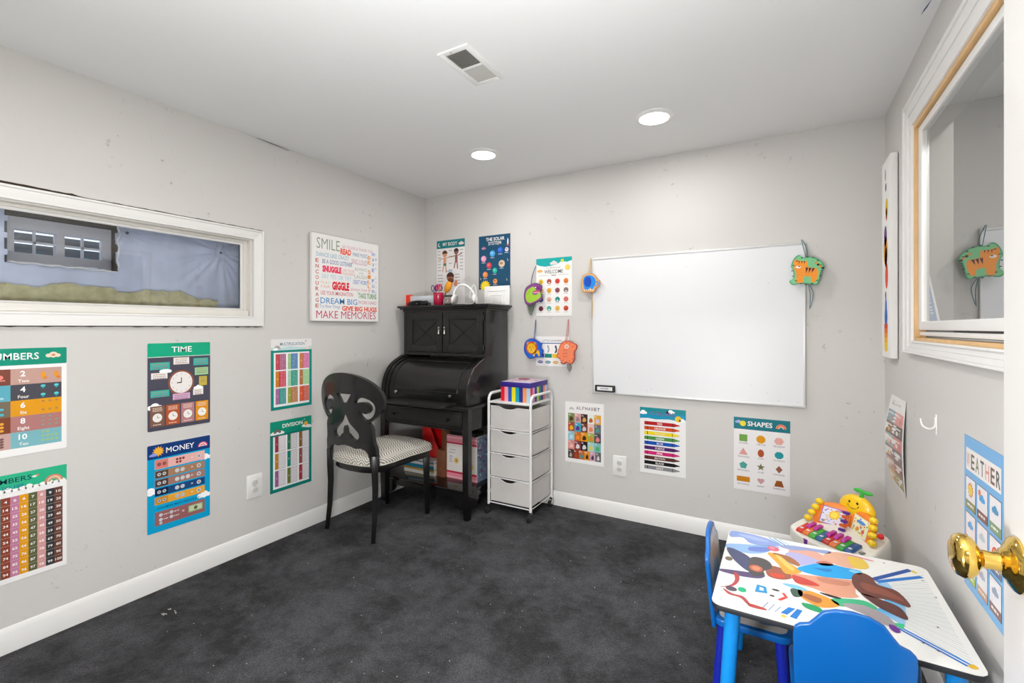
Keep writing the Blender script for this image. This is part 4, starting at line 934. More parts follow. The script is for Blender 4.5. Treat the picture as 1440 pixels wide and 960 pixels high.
# canvas of sayings
cv = thing('wall_canvas', 'square white canvas covered with colourful sayings ending MAKE MEMORIES', 'canvas', (XL+.03, 2.193, 1.293))
MB().box((XL+.008, XL+.030), (1.914, 2.474), (1.293, 1.852)).build('stretcher', mat('canvas_white', '#e9e6e2', .85, bump=.2, bscale=700), cv, .002)
MB().box((XL+.0005, XL+.008), (1.93, 2.458), (1.31, 1.835)).build('frame_back', M_wood, cv)
P = Print(.556, .556, '#efecea', .0004)
def T_(t, x, y, h, c, w=None, b=.01, rot=0): P.text(t, x, y, h, c, 'c', b, w, 1, rot)
T_('SMILE', .122, .462, .070, '#8f9a86', .18, -.004); T_('SAY PLEASE & THANK YOU', .365, .490, .020, '#d5a0ae', .27, 0); T_('READ', .262, .448, .036, '#ee5a3e', .09, .05); T_('MAKE MUSIC', .386, .447, .026, '#6a82b4', .13, 0)
T_('DANCE LIKE CRAZY', .160, .412, .026, '#a9c3d0', .26, .02); T_('SING LOUD', .380, .392, .036, '#c48aa4', .14, 0); T_('BE A GOOD LISTENER', .195, .370, .028, '#5d6ea4', .24, .005); T_('ALWAYS', .392, .350, .022, '#a8b0a4', .11, 0)
T_('SNUGGLE', .150, .318, .036, '#ee3f64', .15, .07); T_('USE YOUR', .284, .332, .018, '#e3a79c', .10, 0); T_('MANNERS', .284, .310, .018, '#e0a8a0', .10, 0); T_('AND', .395, .328, .014, '#b9b9b0', .04, 0); T_('LAUGH', .392, .296, .026, '#a8ae9c', .11, 0)
T_('SAY YES OR TRY', .190, .274, .028, '#a9cddc', .24, .0); T_("DON'T WORRY", .390, .256, .030, '#4a78c4', .13, .06); T_('PLAY', .100, .238, .018, '#d9c79a', .07, 0); T_('FAIR', .100, .212, .018, '#e0b49a', .07, 0); T_('GIGGLE', .220, .208, .048, '#e2283a', .14, .06); T_('always love', .376, .208, .026, '#d9a3a8', .15, 0)
T_('USE YOUR IMAGINATION', .192, .168, .026, '#cf5a60', .26, .005); T_('TAKE TURNS', .452, .162, .034, '#8fae88', .17, .04); T_('DREAM BIG', .210, .112, .038, '#3c8fc8', .30, .03); T_('WORK HARD', .452, .120, .024, '#d48a98', .17, 0)
T_('Try New Things', .134, .084, .022, '#8a9cc4', .16, 0); T_('GIVE BIG HUGS', .385, .070, .030, '#e8502c', .31, .04); T_('MAKE MEMORIES', .280, .016, .050, '#c43e5e', .50, -.002)
for k, c in enumerate('ENCOURAGE'): P.text(c, .036, .372-.036*k, .024, '#c4685a', bold=.02, w=.024)
for k, c in enumerate('BE SILLY'): P.text(c, .468, .440-.034*k, .026, '#e8984a', bold=.02, w=.028)
for k, c in enumerate('HAVE FUN'): P.text(c, .505, .470-.038*k, .024, '#5a86c4', bold=.02, w=.022)
for k, c in enumerate('LIVE LOVE'): P.text(c, .532, .474-.034*k, .018, '#9cbccf', bold=0, w=.014)
P.build('printed_face', Matrix(((0, 0, 1, .0002), (1, 0, 0, 1.916-2.193), (0, 1, 0, .0015), (0, 0, 0, 1))), M_printm, cv)

# ================================================================ WALL POSTERS, back wall
# my body
P = Print(.282, .52, '#ece9e8'); P.rect(0, .455, .282, .52, '#167c80').up(); P.text('MY BODY', .135, .474, .028, '#f1efe9', bold=.02, w=.145); P.cloud(.248, .482, .016, '#e6d3cf'); P.arc(.030, .486, .010, .017, PI*.6, PI*1.6, '#e9e6e0')
def figure(cx, cy, skin, hair, cloth, s_):
    P.ell(cx, cy, .024*s_, .026*s_, skin, 2); P.arc(cx, cy+.003, .0, .027*s_, 0, PI, hair, 3); P.ell(cx, cy-.055*s_, .015*s_, .034*s_, skin, 1)
    P.line((cx-.012*s_, cy-.035*s_), (cx-.060*s_, cy-.040*s_), .008*s_, skin, 1).line((cx+.012*s_, cy-.035*s_), (cx+.060*s_, cy-.020*s_), .008*s_, skin, 1)
    P.line((cx-.008*s_, cy-.080*s_), (cx-.024*s_, cy-.145*s_), .011*s_, skin, 1).line((cx+.008*s_, cy-.080*s_), (cx+.014*s_, cy-.150*s_), .011*s_, skin, 1); P.rect(cx-.015*s_, cy-.095*s_, cx+.015*s_, cy-.075*s_, cloth, 2)
    for sg in (-1, 1): P.ell(cx+sg*.008*s_, cy-.002, .002, .003, '#3a2a24', 4, 6)
    P.ell(cx, cy-.012*s_, .006*s_, .002, '#a0503c', 4, 8)
figure(.083, .408, '#d9a07c', '#5a3528', '#5f7a5a', 1.0); figure(.198, .420, '#8a5f50', '#3a2822', '#a85f60', .92)
for k in range(7):
    for x in (.012, .125, .235): 
        if not (x > .1 and x < .2 and k in (1, 3, 5)): P.tiny(x, x+.030, .430-.026*k, .006, '#8b8688')
P.text('FACE', .130, .262, .012, '#2a8fb4', bold=.02, w=.06); P.ell(.138, .218, .036, .040, '#a9644a', 1).arc(.138, .222, 0, .038, 0, PI, '#4a3028', 2)
for k in range(4):
    for x in (.012, .185): P.tiny(x, x+.050, .235-.024*k, .006, '#8b8688')
P.ell(.190, .165, .022, .022, '#e0b29c', 1); P.blob([(.195, .14), (.205, .15), (.21, .185), (.195, .19), (.175, .16)], '#d08a72', 2)
P.build('body_poster', frame_back(-2.455, 1.438), M_printg, label='tall white body parts poster with two drawn children above the desk', cat='poster')
# solar system
P = Print(.283, .41, '#1a4d6c'); P.text('THE SOLAR', .150, .368, .025, '#f0efe9', bold=.02, w=.165); P.text('SYSTEM', .145, .336, .025, '#f0efe9', bold=.02, w=.115)
for cx, cy, r, c, c2_ in ((.045, .235, .024, '#e9a0c4', '#f5c4da'), (.125, .270, .024, '#4aa3e0', '#8cc9ee'), (.195, .292, .023, '#2f62cc', '#4a86e0'), (.252, .292, .016, '#e3dde2', '#b9b2c4'), (.095, .182, .023, '#d6404e', '#ef7c7c'), (.208, .188, .027, '#d9c3a4', '#b08a6a'), (.147, .140, .021, '#2ab8a2', '#6cdcc6'), (.060, .112, .023, '#e8893c', '#f5b07c'), (.150, .058, .019, '#e29a54', '#c8743c')):
    P.ell(cx, cy, r, None, c, 1, 22).ell(cx-.004, cy+.004, r*.55, r*.4, c2_, 2, 14); P.tiny(cx-.018, cx+.018, cy-r-.010, .005, '#c9d3da')
    for sg in (-1, 1): P.ell(cx+sg*.006, cy+.002, .0016, .0024, '#2a2a33', 3, 6)
P.star(.060, .022, .050, .036, 15, '#f2c81e', 1).ell(.060, .022, .034, None, '#f7de2e', 2); P.poly([(.256, .325), (.268, .325), (.268, .362), (.262, .380), (.256, .362)], '#e9e6e6', 1).poly([(.250, .320), (.274, .320), (.262, .335)], '#d9574a', 2)
P.ell(.045, .315, .020, .009, '#c98a9c', 1).ell(.05, .322, .009, .008, '#9a6a86', 2)
for k in range(60): P.ell(R.uniform(.005, .278), R.uniform(.05, .40), .0009, None, '#b9cfe0', 0, 5)
for x, y in ((.012, .095), (.247, .080), (.255, .228)): P.poly([(x, y), (x+.012, y-.02), (x+.006, y-.022)], '#e8dcae', 1)
P.build('solar_system_poster', frame_back(-2.040, 1.545), M_printg, label='dark blue solar system poster with painted planets and sun above the desk', cat='poster')
# welcome
P = Print(.278, .412, '#f0eeec'); P.poly([(0, .412), (.278, .412), (.278, .386), (.24, .376), (.20, .384), (.16, .362), (.12, .356), (.07, .352), (.03, .36), (0, .372)], '#1fa6a4').up()
P.cloud(.14, .372, .018, '#dcd6d6').ell(.205, .388, .012, None, '#cfd23c'); P.star(.245, .338, .022, .017, 14, '#f0c64c').ell(.245, .338, .015, None, '#f3d368', 1); P.ell(.030, .322, .022, .010, '#e9b25a')
P.text('ALL FEELINGS ARE', .135, .338, .009, '#6a6a6a', bold=0, w=.11); P.text('WELCOME', .138, .302, .026, '#4d4c50', bold=.02, w=.145); P.text('HERE', .138, .284, .009, '#4d4c50', w=.040); P.line((.02, .288), (.10, .288), .0015, '#5a595c').line((.175, .290), (.255, .290), .0015, '#5a595c')
fc = ['#e9c43c', '#b0523c', '#d6433e', '#e0813a', '#d9a85a', '#e9ab3c', '#96505a', '#8a7670', '#3d4a8a', '#e9b89c', '#1f8f86', '#d9776a', '#7d2a42', '#58b0a0', '#e9bb54', '#d04c34']
for k in range(16):
    cx = .038+.065*(k % 4); cy = .245-.064*(k//4); P.ell(cx, cy, .0185, None, fc[k], 1, 20)
    for sg in (-1, 1): P.ell(cx+sg*.006, cy+.003, .0022, .003, '#3a2a2a', 2, 8)
    if k % 3 == 0: P.arc(cx, cy-.002, .006, .009, PI, 2*PI, '#3a2a2a', 2, 8)
    elif k % 3 == 1: P.ell(cx, cy-.008, .007, .005, '#f3ece6', 2, 10)
    else: P.ell(cx, cy-.008, .006, .0014, '#3a2a2a', 2, 8)
    P.tiny(cx-.016, cx+.016, cy-.027, .0035, '#b9b2b0')
P.build('feelings_poster', frame_back(-1.540, 1.333), M_printg, label='welcome poster with four rows of round feelings faces', cat='poster')
# four column card below
P = Print(.256, .212, '#efedeb'); P.rect(.0, .160, .256, .166, '#3f6aa0').text('LITTLE LEARNERS', .13, .176, .012, '#5a5f74', bold=0, w=.15)
for k, (c, c2_) in enumerate((('#3d5fb4', '#4a4a94'), ('#1f8a7c', '#2a7f8c'), ('#e8c22a', '#e0a42c'), ('#a8304e', '#b2405c'))):
    x0 = .010+.060*k; P.rect(x0, .062, x0+.056, .156, '#f6f3f0', 1).rect(x0, .060, x0+.056, .088, c, 2).ell(x0+.026, .028, .022, .010, c2_, 1).tiny(x0+.012, x0+.042, .026, .004, '#f0ecee', 2)
    P.blob([(x0+.018, .095), (x0+.034, .10), (x0+.038, .125), (x0+.028, .150), (x0+.018, .14), (x0+.026, .12)], ('#6b7fd0', '#b9b2b8', '#4d4f5a', '#d3687c')[k], 2)
P.build('four_panel_card', frame_back(-1.542, .976), M_printg, label='small landscape card with four coloured columns behind the lion and orange hangers', cat='poster')
# alphabet
P = Print(.281, .4185, '#f0eeec'); P.rainbow(.048, .364, .016, ['#8a8684', '#e9e6e2', '#a39a96'])
for k, c in enumerate('ALPHABET'): P.text(c, .092+.0215*k, .368, .022, ['#6a6568', '#9a9290', '#b08f94', '#6f6a70', '#5a5558', '#c08a8c', '#4f4c50', '#3f3d40'][k], bold=.02, w=.017)
ac = '#7a8f52 #d9a2a0 #3d2c2a #e6ebe4 #e0a52e #b0462a #3aa6c4 #7b3f2c #e6c3bc #6d6a78 #8cc4d4 #cf6f28 #e0961f #a0b054 #4f4b54 #d98f88 #7d3b44 #22202a #a9cfd0 #7fb8b4 #4a3834 #8c3d24 #c4673c #df8f2a #cfa3b8 #6a6668'.split()
ai = '#5a3a26 #a0808a #d8a45a #c06a3a #d7c4e0 #f0b62a #5a3a8c #c9c6c8 #e08a5a #4f9a8c #b9e0e8 #f08a2a #3a2a1c #d98a2a #e8828a #f0b9ae #e6dcd8 #d8dad8 #d9d45a #4fb07a #b9a8a0 #b04a2a #2a9a9c #3a2a1c #4a3a4a #d9d4d0'.split()
for k in range(26):
    if k < 20: i, j = k % 5, k//5; x0 = .022+.0476*i; wd = .0476
    else: i, j = k-20, 4; wd = .0397; x0 = .022+wd*i
    y1 = .340-.0625*j; P.rect(x0, y1-.0625, x0+wd, y1, ac[k], 1); P.text(chr(65+k)+chr(97+k), x0+.012, y1-.016, .010, '#f6f1ea', bold=.01, lift=2)
    P.blob([(x0+.010, y1-.048), (x0+.022, y1-.054), (x0+wd-.010, y1-.046), (x0+wd-.014, y1-.028), (x0+.018, y1-.024)], ai[k], 2)
P.build('alphabet_poster', frame_back(-1.313, .3185), M_printg, label='alphabet poster with grid of picture tiles, low on the wall left of the outlet', cat='poster')
# crayon colours
P = Print(.281, .417, '#f1efed'); P.poly([(0, .417), (.281, .417), (.281, .350), (.24, .345), (.18, .352), (.10, .345), (.05, .350), (0, .345)], '#1593b8').rect(0, .385, .281, .417, '#148c94', 1).up(); P.text('COLORS', .140, .372, .022, '#6d5f86', bold=.02, w=.15); P.ell(.236, .358, .019, None, '#ecc52c'); P.cloud(.19, .395, .016).cloud(.02, .382, .016).cloud(.26, .350, .012)
for k, (n_, c) in enumerate((('RED', '#b81a1c'), ('ORANGE', '#cf4a18'), ('YELLOW', '#efd41c'), ('GREEN', '#4d8f46'), ('BLUE', '#1a55b4'), ('PURPLE', '#56246c'), ('PINK', '#d22a74'), ('BROWN', '#5d322a'), ('BLACK', '#1c1a1c'), ('GRAY', '#8a8a8c'))):
    y = .318-.0312*k; P.poly([(.028, y-.011), (.212, y-.011), (.218, y-.008), (.245, y-.002), (.245, y+.002), (.218, y+.008), (.212, y+.011), (.028, y+.011)], c, 1); P.text(n_, .125, y-.006, .012, '#f4ece8' if n_ != 'YELLOW' else '#f6f0c4', bold=.02, lift=3); P.rect(.046, y-.011, .050, y+.011, '#2a2224', 2); P.rect(.200, y-.011, .203, y+.011, '#2a2224', 2)
P.build('colors_poster', frame_back(-.792, .325), M_printg, label='colors poster with ten labelled crayons, under the whiteboard', cat='poster')
# shapes
P = Print(.284, .418, '#edeaea'); P.rect(0, .350, .284, .418, '#0f7480').up(); P.text('SHAPES', .135, .372, .026, '#f3f1ee', bold=.02, w=.125); P.ell(.048, .383, .016, None, '#e6dc2c', 1); P.cloud(.026, .390, .011, '#a4b4e0'); P.rainbow(.240, .370, .026, ['#e08a6a', '#d9694c', '#efc9a8'])
def lab(t, i, j): P.text(t, .050+.090*i, .266-.079*j, .0085, '#6d686a', bold=0, w=min(.062, .0078*len(t)))
g = lambda i, j: (.050+.090*i, .300-.079*j)
x, y = g(0, 0); P.rect(x-.021, y-.020, x+.021, y+.020, '#6f9f48'); x, y = g(1, 0); P.ell(x, y, .023, None, '#e09a12', 0, 26); x, y = g(2, 0); P.ell(x, y, .024, .022, '#e6a9a0', 0, 6)
x, y = g(0, 1); P.poly([(x-.023, y-.018), (x+.023, y-.018), (x, y+.022)], '#d99a96'); x, y = g(1, 1); P.ell(x, y, .016, .022, '#b0562c', 0, 22); x, y = g(2, 1); P.ell(x, y, .023, .021, '#2a9aa0', 0, 8, PI/8)
x, y = g(0, 2); P.ell(x, y, .022, None, '#4fa39c', 0, 5, PI/2); x, y = g(1, 2); P.star(x, y, .022, .009, 5, '#6a6a44'); x, y = g(2, 2); P.poly([(x, y-.021), (x+.017, y), (x, y+.021), (x-.017, y)], '#97604c')
x, y = g(0, 3); P.rect(x-.034, y-.016, x+.034, y+.014, '#c8801a'); x, y = g(1, 3); P.ell(x-.008, y+.005, .010, None, '#c99a9a', 0, 12).ell(x+.008, y+.005, .010, None, '#c99a9a', .2, 12).poly([(x-.0165, y), (x, y-.018), (x+.0165, y)], '#c99a9a', .1); x, y = g(2, 3); P.poly([(x-.024, y-.018), (x+.024, y-.018), (x+.013, y+.016), (x-.013, y+.016)], '#9a5624')
for k, t_ in enumerate(('SQUARE', 'CIRCLE', 'HEXAGON', 'TRIANGLE', 'OVAL', 'OCTAGON', 'PENTAGON', 'STAR', 'DIAMOND', 'RECTANGLE', 'HEART', 'TRAPEZOID')): lab(t_, k % 3, k//3)
P.build('shapes_poster', frame_back(-.245, .3125), M_printg, label='shapes poster with teal heading, right of the crayon poster', cat='poster')

# ---- whiteboard
wb = thing('whiteboard', 'large blank whiteboard with thin aluminium frame on the back wall', 'whiteboard', (-.499, YB-.01, .812))
MB().box((-1.103, .105), (YB-.013, YB-.004), (.818, 1.712)).build('board', mat('dry_erase_white', '#e4e4e6', .38), wb)
m_al = mat('white_aluminium', '#dcdcdb', .35, .2)
for X, Z_ in (((-1.109, .111), (.812, .824)), ((-1.109, .111), (1.705, 1.717)), ((-1.109, -1.099), (.824, 1.705)), ((.101, .111), (.824, 1.705))): MB().box(X, (YB-.018, YB-.002), Z_).build('frame_bar', m_al, wb, .002)
q = MB(); R = random.Random(3)
for x, z in ((-.86, .93), (-.72, .86), (-.75, .85), (-.16, .92), (-.075, .88), (-.02, .84), (.07, .838), (-.07, 1.50), (-.51, 1.62)): q.box((x, x+.006), (YB-.0134, YB-.013), (z, z+.002), Matrix.Rotation(R.uniform(-.5, .5), 3, 'Y'))
q.build('smudge', mat('marker_smudge', '#8e9094', .6), wb, smooth=False)['kind'] = 'stuff'
er = thing('whiteboard_eraser', 'black-framed whiteboard eraser stuck to the lower left of the whiteboard', 'eraser', (-1.016, YB-.028, .824))
MB().box((-1.084, -.948), (YB-.036, YB-.0185), (.8245, .868)).build('body', M_rubber, er, .004)
P = Print(.104, .024, '#e6e6e6', .0004); P.text('ERASER', .052, .008, .009, '#55575a', bold=.01, w=.055); P.build('label_plate', Matrix(((1, 0, 0, -.052), (0, 0, -1, -.0082), (0, 1, 0, .0105), (0, 0, 0, 1))), M_print, er)

# ---- wooden animal hangers (flat cut-outs hung by strings)
def hanger(name, label, c, outline, edge, face, draw, strings, scol, tilt=0, off=.030, group=None, th=.010):
    """outline in metres about the centre c=(x,z)"""
    t = thing(name, label, 'hanging decoration', (c[0], YB-off, c[1]), 0, group); y0 = -th
    O = spline(outline, 5); ct_, st_ = math.cos(tilt), math.sin(tilt)
    rt = lambda u, v: (u*ct_-v*st_, u*st_+v*ct_)
    MB().prism(O, lambda u, v: (rt(u, v)[0], 0, rt(u, v)[1]), lambda u, v: (rt(u, v)[0], y0, rt(u, v)[1])).build('board', mat('board_'+edge, edge, .5), t, .001, local=True)
    P = Print(.001, .001, face, .0002); P.poly([(u*.93, v*.93) for u, v in O], face); P.up(); draw(P)
    P.build('painted_face', Matrix(((ct_, -st_, 0, 0), (0, 0, -1, y0-.0003), (st_, ct_, 0, 0), (0, 0, 0, 1))), M_print, t)
    for k, s_ in enumerate(strings): MB().tube(spline([(a, b_, c_) for a, b_, c_ in s_], 4, False), .0018, 6).build('string', mat('string_'+scol, scol, .8), t, local=True)
    return t
def d_eleph(P):
    P.blob([(-.045, .02), (-.03, .048), (.005, .052), (.035, .035), (.045, .0), (.03, -.03), (.02, -.045), (.005, -.03), (-.01, -.045), (-.03, -.045), (-.04, -.02)], '#1d86dc', 1); P.ell(-.012, .010, .026, .034, '#1148b4', 2, 18); P.rect(.002, -.024, .006, .044, '#0f3f9c', 3)
    P.arc(.047, -.004, .010, .018, -PI*.6, PI*.5, '#1d86dc', 1)
    for k in range(5): P.ell(-.034+.014*k, -.044, .0035, .0045, '#e9e6e2', 2, 8)
hanger('elephant_hanger', 'blue elephant cut-out with tan edge hanging at the left edge of the whiteboard', (-1.120, 1.548), [(-.060, .02), (-.045, .055), (-.005, .068), (.035, .055), (.055, .025), (.072, .012), (.068, -.025), (.045, -.035), (.03, -.062), (-.01, -.06), (-.045, -.062), (-.058, -.03)], '#c08a5a', '#d8a870', d_eleph,
       [[(-.012, -.004, .06), (-.002, .004, .11), (.0, .012, .17)], [(-.006, -.004, .06), (.004, .004, .11), (.002, .012, .17)], [(.008, -.004, -.06), (.012, .003, -.12), (.010, .004, -.24)], [(.012, -.004, -.06), (.016, .003, -.14), (.012, .004, -.235)]], '#c9a667')
def d_tiger(P):
    P.blob([(-.058, .060), (-.030, .052), (.0, .050), (.006, .020), (.045, .010), (.052, -.02), (.040, -.060), (.022, -.060), (.018, -.035), (-.012, -.032), (-.016, -.062), (-.045, -.062), (-.048, -.020), (-.060, .020)], '#f2952a', 1)
    for k in range(3): P.poly([(-.040+.012*k, .052), (-.034+.012*k, .052), (-.036+.012*k, .036)], '#2a1a22', 3); P.poly([(-.006+.015*k, .018-.002*k), (.006+.015*k, .016-.002*k), (-.004+.013*k, -.014)], '#4a1c2c', 3)
    P.ell(-.040, .020, .013, .007, '#f4ebe2', 3, 12).ell(-.036, .023, .005, .003, '#2a1a22', 4, 8)
    for k in range(4): P.ell(.040+.010*k, .040-.009*k, .007, .006, ('#e98a2a', '#2a1a22')[k % 2], 2, 8)
    for a in range(16): P.ell(.066*math.cos(a*.393)*(1.02), .075*math.sin(a*.393), .006, .003, '#0f4d3a', 1, 6, a)
hanger('tiger_hanger', 'orange tiger cut-out on green board hanging at the upper right corner of the whiteboard', (.115, 1.556), [(a*.90, b*.93) for a, b in [(-.068, .074), (-.045, .092), (-.02, .078), (.02, .080), (.05, .068), (.078, .045), (.088, .015), (.072, -.01), (.066, -.05), (.055, -.082), (.02, -.078), (-.03, -.074), (-.066, -.082), (-.088, -.062), (-.068, -.04), (-.07, .0), (-.082, .03)]], '#4f9a6c', '#7cc48c', d_tiger,
       [[(-.004, -.004, .07), (-.014, .006, .12), (-.024, .014, .172)], [(.006, -.004, .07), (.0, .010, .12), (-.020, .014, .172)], [(.012, .0, -.075), (.030, .006, -.12), (.022, .006, -.18), (.012, .006, -.205)], [(.008, .0, -.075), (.016, .006, -.13), (.014, .006, -.205)]], '#3f6f78', -.04, .040)
def d_dino(P):
    P.blob([(-.05, -.05), (-.06, -.01), (-.045, .03), (-.01, .05), (.02, .055), (.03, .03), (.0, .018), (.0, -.005), (.03, -.004), (.055, .01), (.062, -.02), (.03, -.045), (-.02, -.062)], '#9fc93c', 1)
    P.blob([(.005, .055), (.05, .050), (.062, .030), (.03, .03)], '#7a2a7c', 2).ell(.02, .046, .008, .005, '#f0ece6', 3, 8)
    for k in range(5): P.poly([(.005+.010*k, .012), (.012+.010*k, .012), (.008+.010*k, .003)], '#f2efe9', 3); P.ell(-.042+.005*k, .0+.010*k, .003, None, '#5d7a22', 3, 6)
    P.poly([(.005, .018), (.055, .026), (.05, .012), (.008, .006)], '#d94a72', 2)
hanger('crocodile_hanger', 'green open-mouthed crocodile cut-out with purple edge beside the welcome poster', (-1.545, 1.490), [(-.062, -.065), (-.074, -.01), (-.060, .045), (-.02, .070), (.025, .078), (.068, .058), (.062, .022), (.03, .016), (.066, .0), (.072, -.035), (.045, -.055), (.0, -.070), (-.03, -.080)], '#54305e', '#8a4a8c', d_dino,
       [[(-.020, -.004, .06), (-.018, .010, .13), (.005, .024, .205)], [(-.014, -.004, .07), (-.012, .010, .14), (.008, .024, .205)]], '#5d5a6a', .0, .034)
tag(MB().prism([(0, 0), (.055, .004), (.07, .02), (.045, -.05), (.03, -.085), (.018, -.08)], lambda u, v: (-1.605+u, YB-.012, 1.425+v), lambda u, v: (-1.605+u, YB-.018, 1.425+v)).build('grey_tag', mat('grey_green_card', '#6d7a66', .7)), 'grey-green leaf-shaped tag hanging below the crocodile cut-out', 'tag')
def d_lion(P):
    P.star(-.012, .008, .050, .043, 18, '#c8541c', 1).ell(-.014, .004, .034, .036, '#f2b41e', 2, 20).blob([(.005, -.02), (.045, -.01), (.052, -.045), (.042, -.052), (.035, -.035), (.015, -.035), (.010, -.052), (-.002, -.050)], '#f0b626', 1)
    for sg in (-1, 1): P.ell(-.014+sg*.012, .012, .003, .004, '#2a1a14', 3, 8).ell(-.014+sg*.030, .040, .010, None, '#e08a1c', 2, 10)
    P.ell(-.014, -.004, .006, .004, '#5a2a14', 3, 8).arc(-.014, -.008, .007, .010, PI, 2*PI, '#5a2a14', 3, 8).ell(-.014, -.010, .016, .011, '#f6d36a', 2.5, 12)
hanger('lion_hanger', 'yellow lion cut-out on bright blue board hanging below the welcome poster', (-1.543, 1.098), [(-.076, .01), (-.060, .055), (-.015, .074), (.030, .060), (.055, .045), (.068, .035), (.062, .01), (.080, -.012), (.066, -.045), (.078, -.058), (.02, -.062), (-.03, -.070), (-.068, -.035)], '#123a9c', '#1d62cc', d_lion,
       [[(.0, -.004, .07), (.0, .014, .14), (.002, .024, .208)], [(.006, -.004, .07), (.006, .014, .14), (.004, .024, .208)]], '#2a4a8c', .0, .034)
def d_bear(P):
    P.ell(.004, .040, .016, .014, '#e9d9cf', 2, 14).ell(.004, .040, .010, .009, '#c4a79c', 3, 12)
    for k in range(9): P.ell(-.020+.010*(k % 3), .015-.022*(k//3), .003, None, '#a3402c', 2, 6); 
    P.line((-.012, .02), (-.022, -.06), .003, '#b98a86', 2).line((.014, .02), (.008, -.06), .003, '#b98a86', 2)
    for k in range(14): P.ell(.060*math.cos(k*.449+.2), .066*math.sin(k*.449+.2), .0045, .003, '#5a1c22', 1, 6, k)
hanger('orange_animal_hanger', 'coral orange animal cut-out seen from behind, hanging right of the lion one', (-1.287, 1.080), [(-.045, .055), (-.02, .076), (.02, .078), (.055, .064), (.078, .050), (.072, .02), (.058, .0), (.060, -.04), (.040, -.078), (.0, -.072), (-.03, -.080), (-.050, -.05), (-.072, -.03), (-.062, .01)], '#b8402c', '#f0835a', d_bear,
       [[(-.012, -.004, .07), (-.006, .014, .14), (.0, .024, .228)], [(-.004, -.004, .07), (.006, .014, .14), (.002, .024, .228)]], '#c05262', .0, .034)
tag(MB().prism([(0, 0), (.03, .0), (.034, -.03), (.018, -.055), (.002, -.03)], lambda u, v: (-1.295+u, YB-.012, .998+v), lambda u, v: (-1.295+u, YB-.018, .998+v)).build('grey_leaf_tag', mat('grey_card', '#8f8a86', .7)), 'grey leaf-shaped tag hanging below the coral orange cut-out', 'tag')

# ---- outlets
def outlet(fr, label):
    t = thing('wall_outlet', label, 'outlet', fr @ Vector((.045, 0, 0))); M = Matrix.Translation(-t.location) @ fr
    def prt(name, x0, y0, x1, y1, z0, z1, m, p=t, r=.003):
        q = MB(); q.prism(rrect(x0, y0, x1, y1, r), lambda u, v: M @ Vector((u, v, z0)), lambda u, v: M @ Vector((u, v, z1))); return q.build(name, m, p, .0008, local=True)
    prt('plate', 0, 0, .090, .130, 0, .006, M_plate, r=.005)
    for cy in (.044, .086):
        s_ = prt('socket', .028, cy-.015, .062, cy+.015, .006, .009, mat('socket_grey', '#cfccc8', .4), r=.010)
        for x in (.038, .050): prt('slot', x, cy-.003, x+.0025, cy+.007, .009, .0093, M_slot, s_, .0005)
    MB().lathe([(0, 0), (.003, 0), (.003, .001), (0, .0015)], M @ Vector((.045, .065, .006)), M.to_3x3() @ Vector((0, 0, 1)), 10).build('screw', M_slot, t, local=True)
outlet(frame_left(1.517, .291, 0), 'white wall outlet on the left wall beside the division poster')
outlet(frame_back(-.970, .277, 0), 'white wall outlet on the back wall between the alphabet and crayon posters')

# ================================================================ RIGHT WALL THINGS
cv = thing('narrow_canvas', 'tall narrow white canvas with little painted figures on the right wall', 'canvas', (XR-.02, 2.79, 1.11))
MB().box((XR-.030, XR-.004), (2.692, 2.895), (1.110, 2.042)).build('stretcher', mat('canvas_white', '#e9e6e2', .85, bump=.2, bscale=700), cv, .002)
P = Print(.199, .928, '#efedeb', .0004)
for cy, rx, ry, c in ((.86, .010, .03, '#6d6a6c'), (.80, .016, .02, '#4f5560'), (.70, .030, .045, '#e0bb2c'), (.67, .018, .03, '#d9564a'), (.57, .034, .05, '#6a3f86'), (.50, .045, .07, '#e0962c'), (.47, .030, .05, '#c45a2a'), (.38, .034, .06, '#dc4c34'), (.29, .014, .02, '#55525c')):
    P.ell(.10+.015*math.sin(cy*20), cy, rx, ry, c, 1)
P.ell(.10, .235, .022, .045, '#3f6fc0', 2).ell(.10, .19, .034, .05, '#3463b8', 1)
for k, c in enumerate(('#d0452c', '#dd6a2a', '#e7902a', '#efb02a', '#f2c93a')): P.rect(.062, .135-.022*k, .140, .157-.022*k, c, 2, .004)
P.ell(.101, .038, .038, .014, '#f2c93a', 1)
P.build('painted_face', Matrix(((0, 0, -1, -.0102), (-1, 0, 0, .1035), (0, 1, 0, .002), (0, 0, 0, 1))), M_printm, cv)
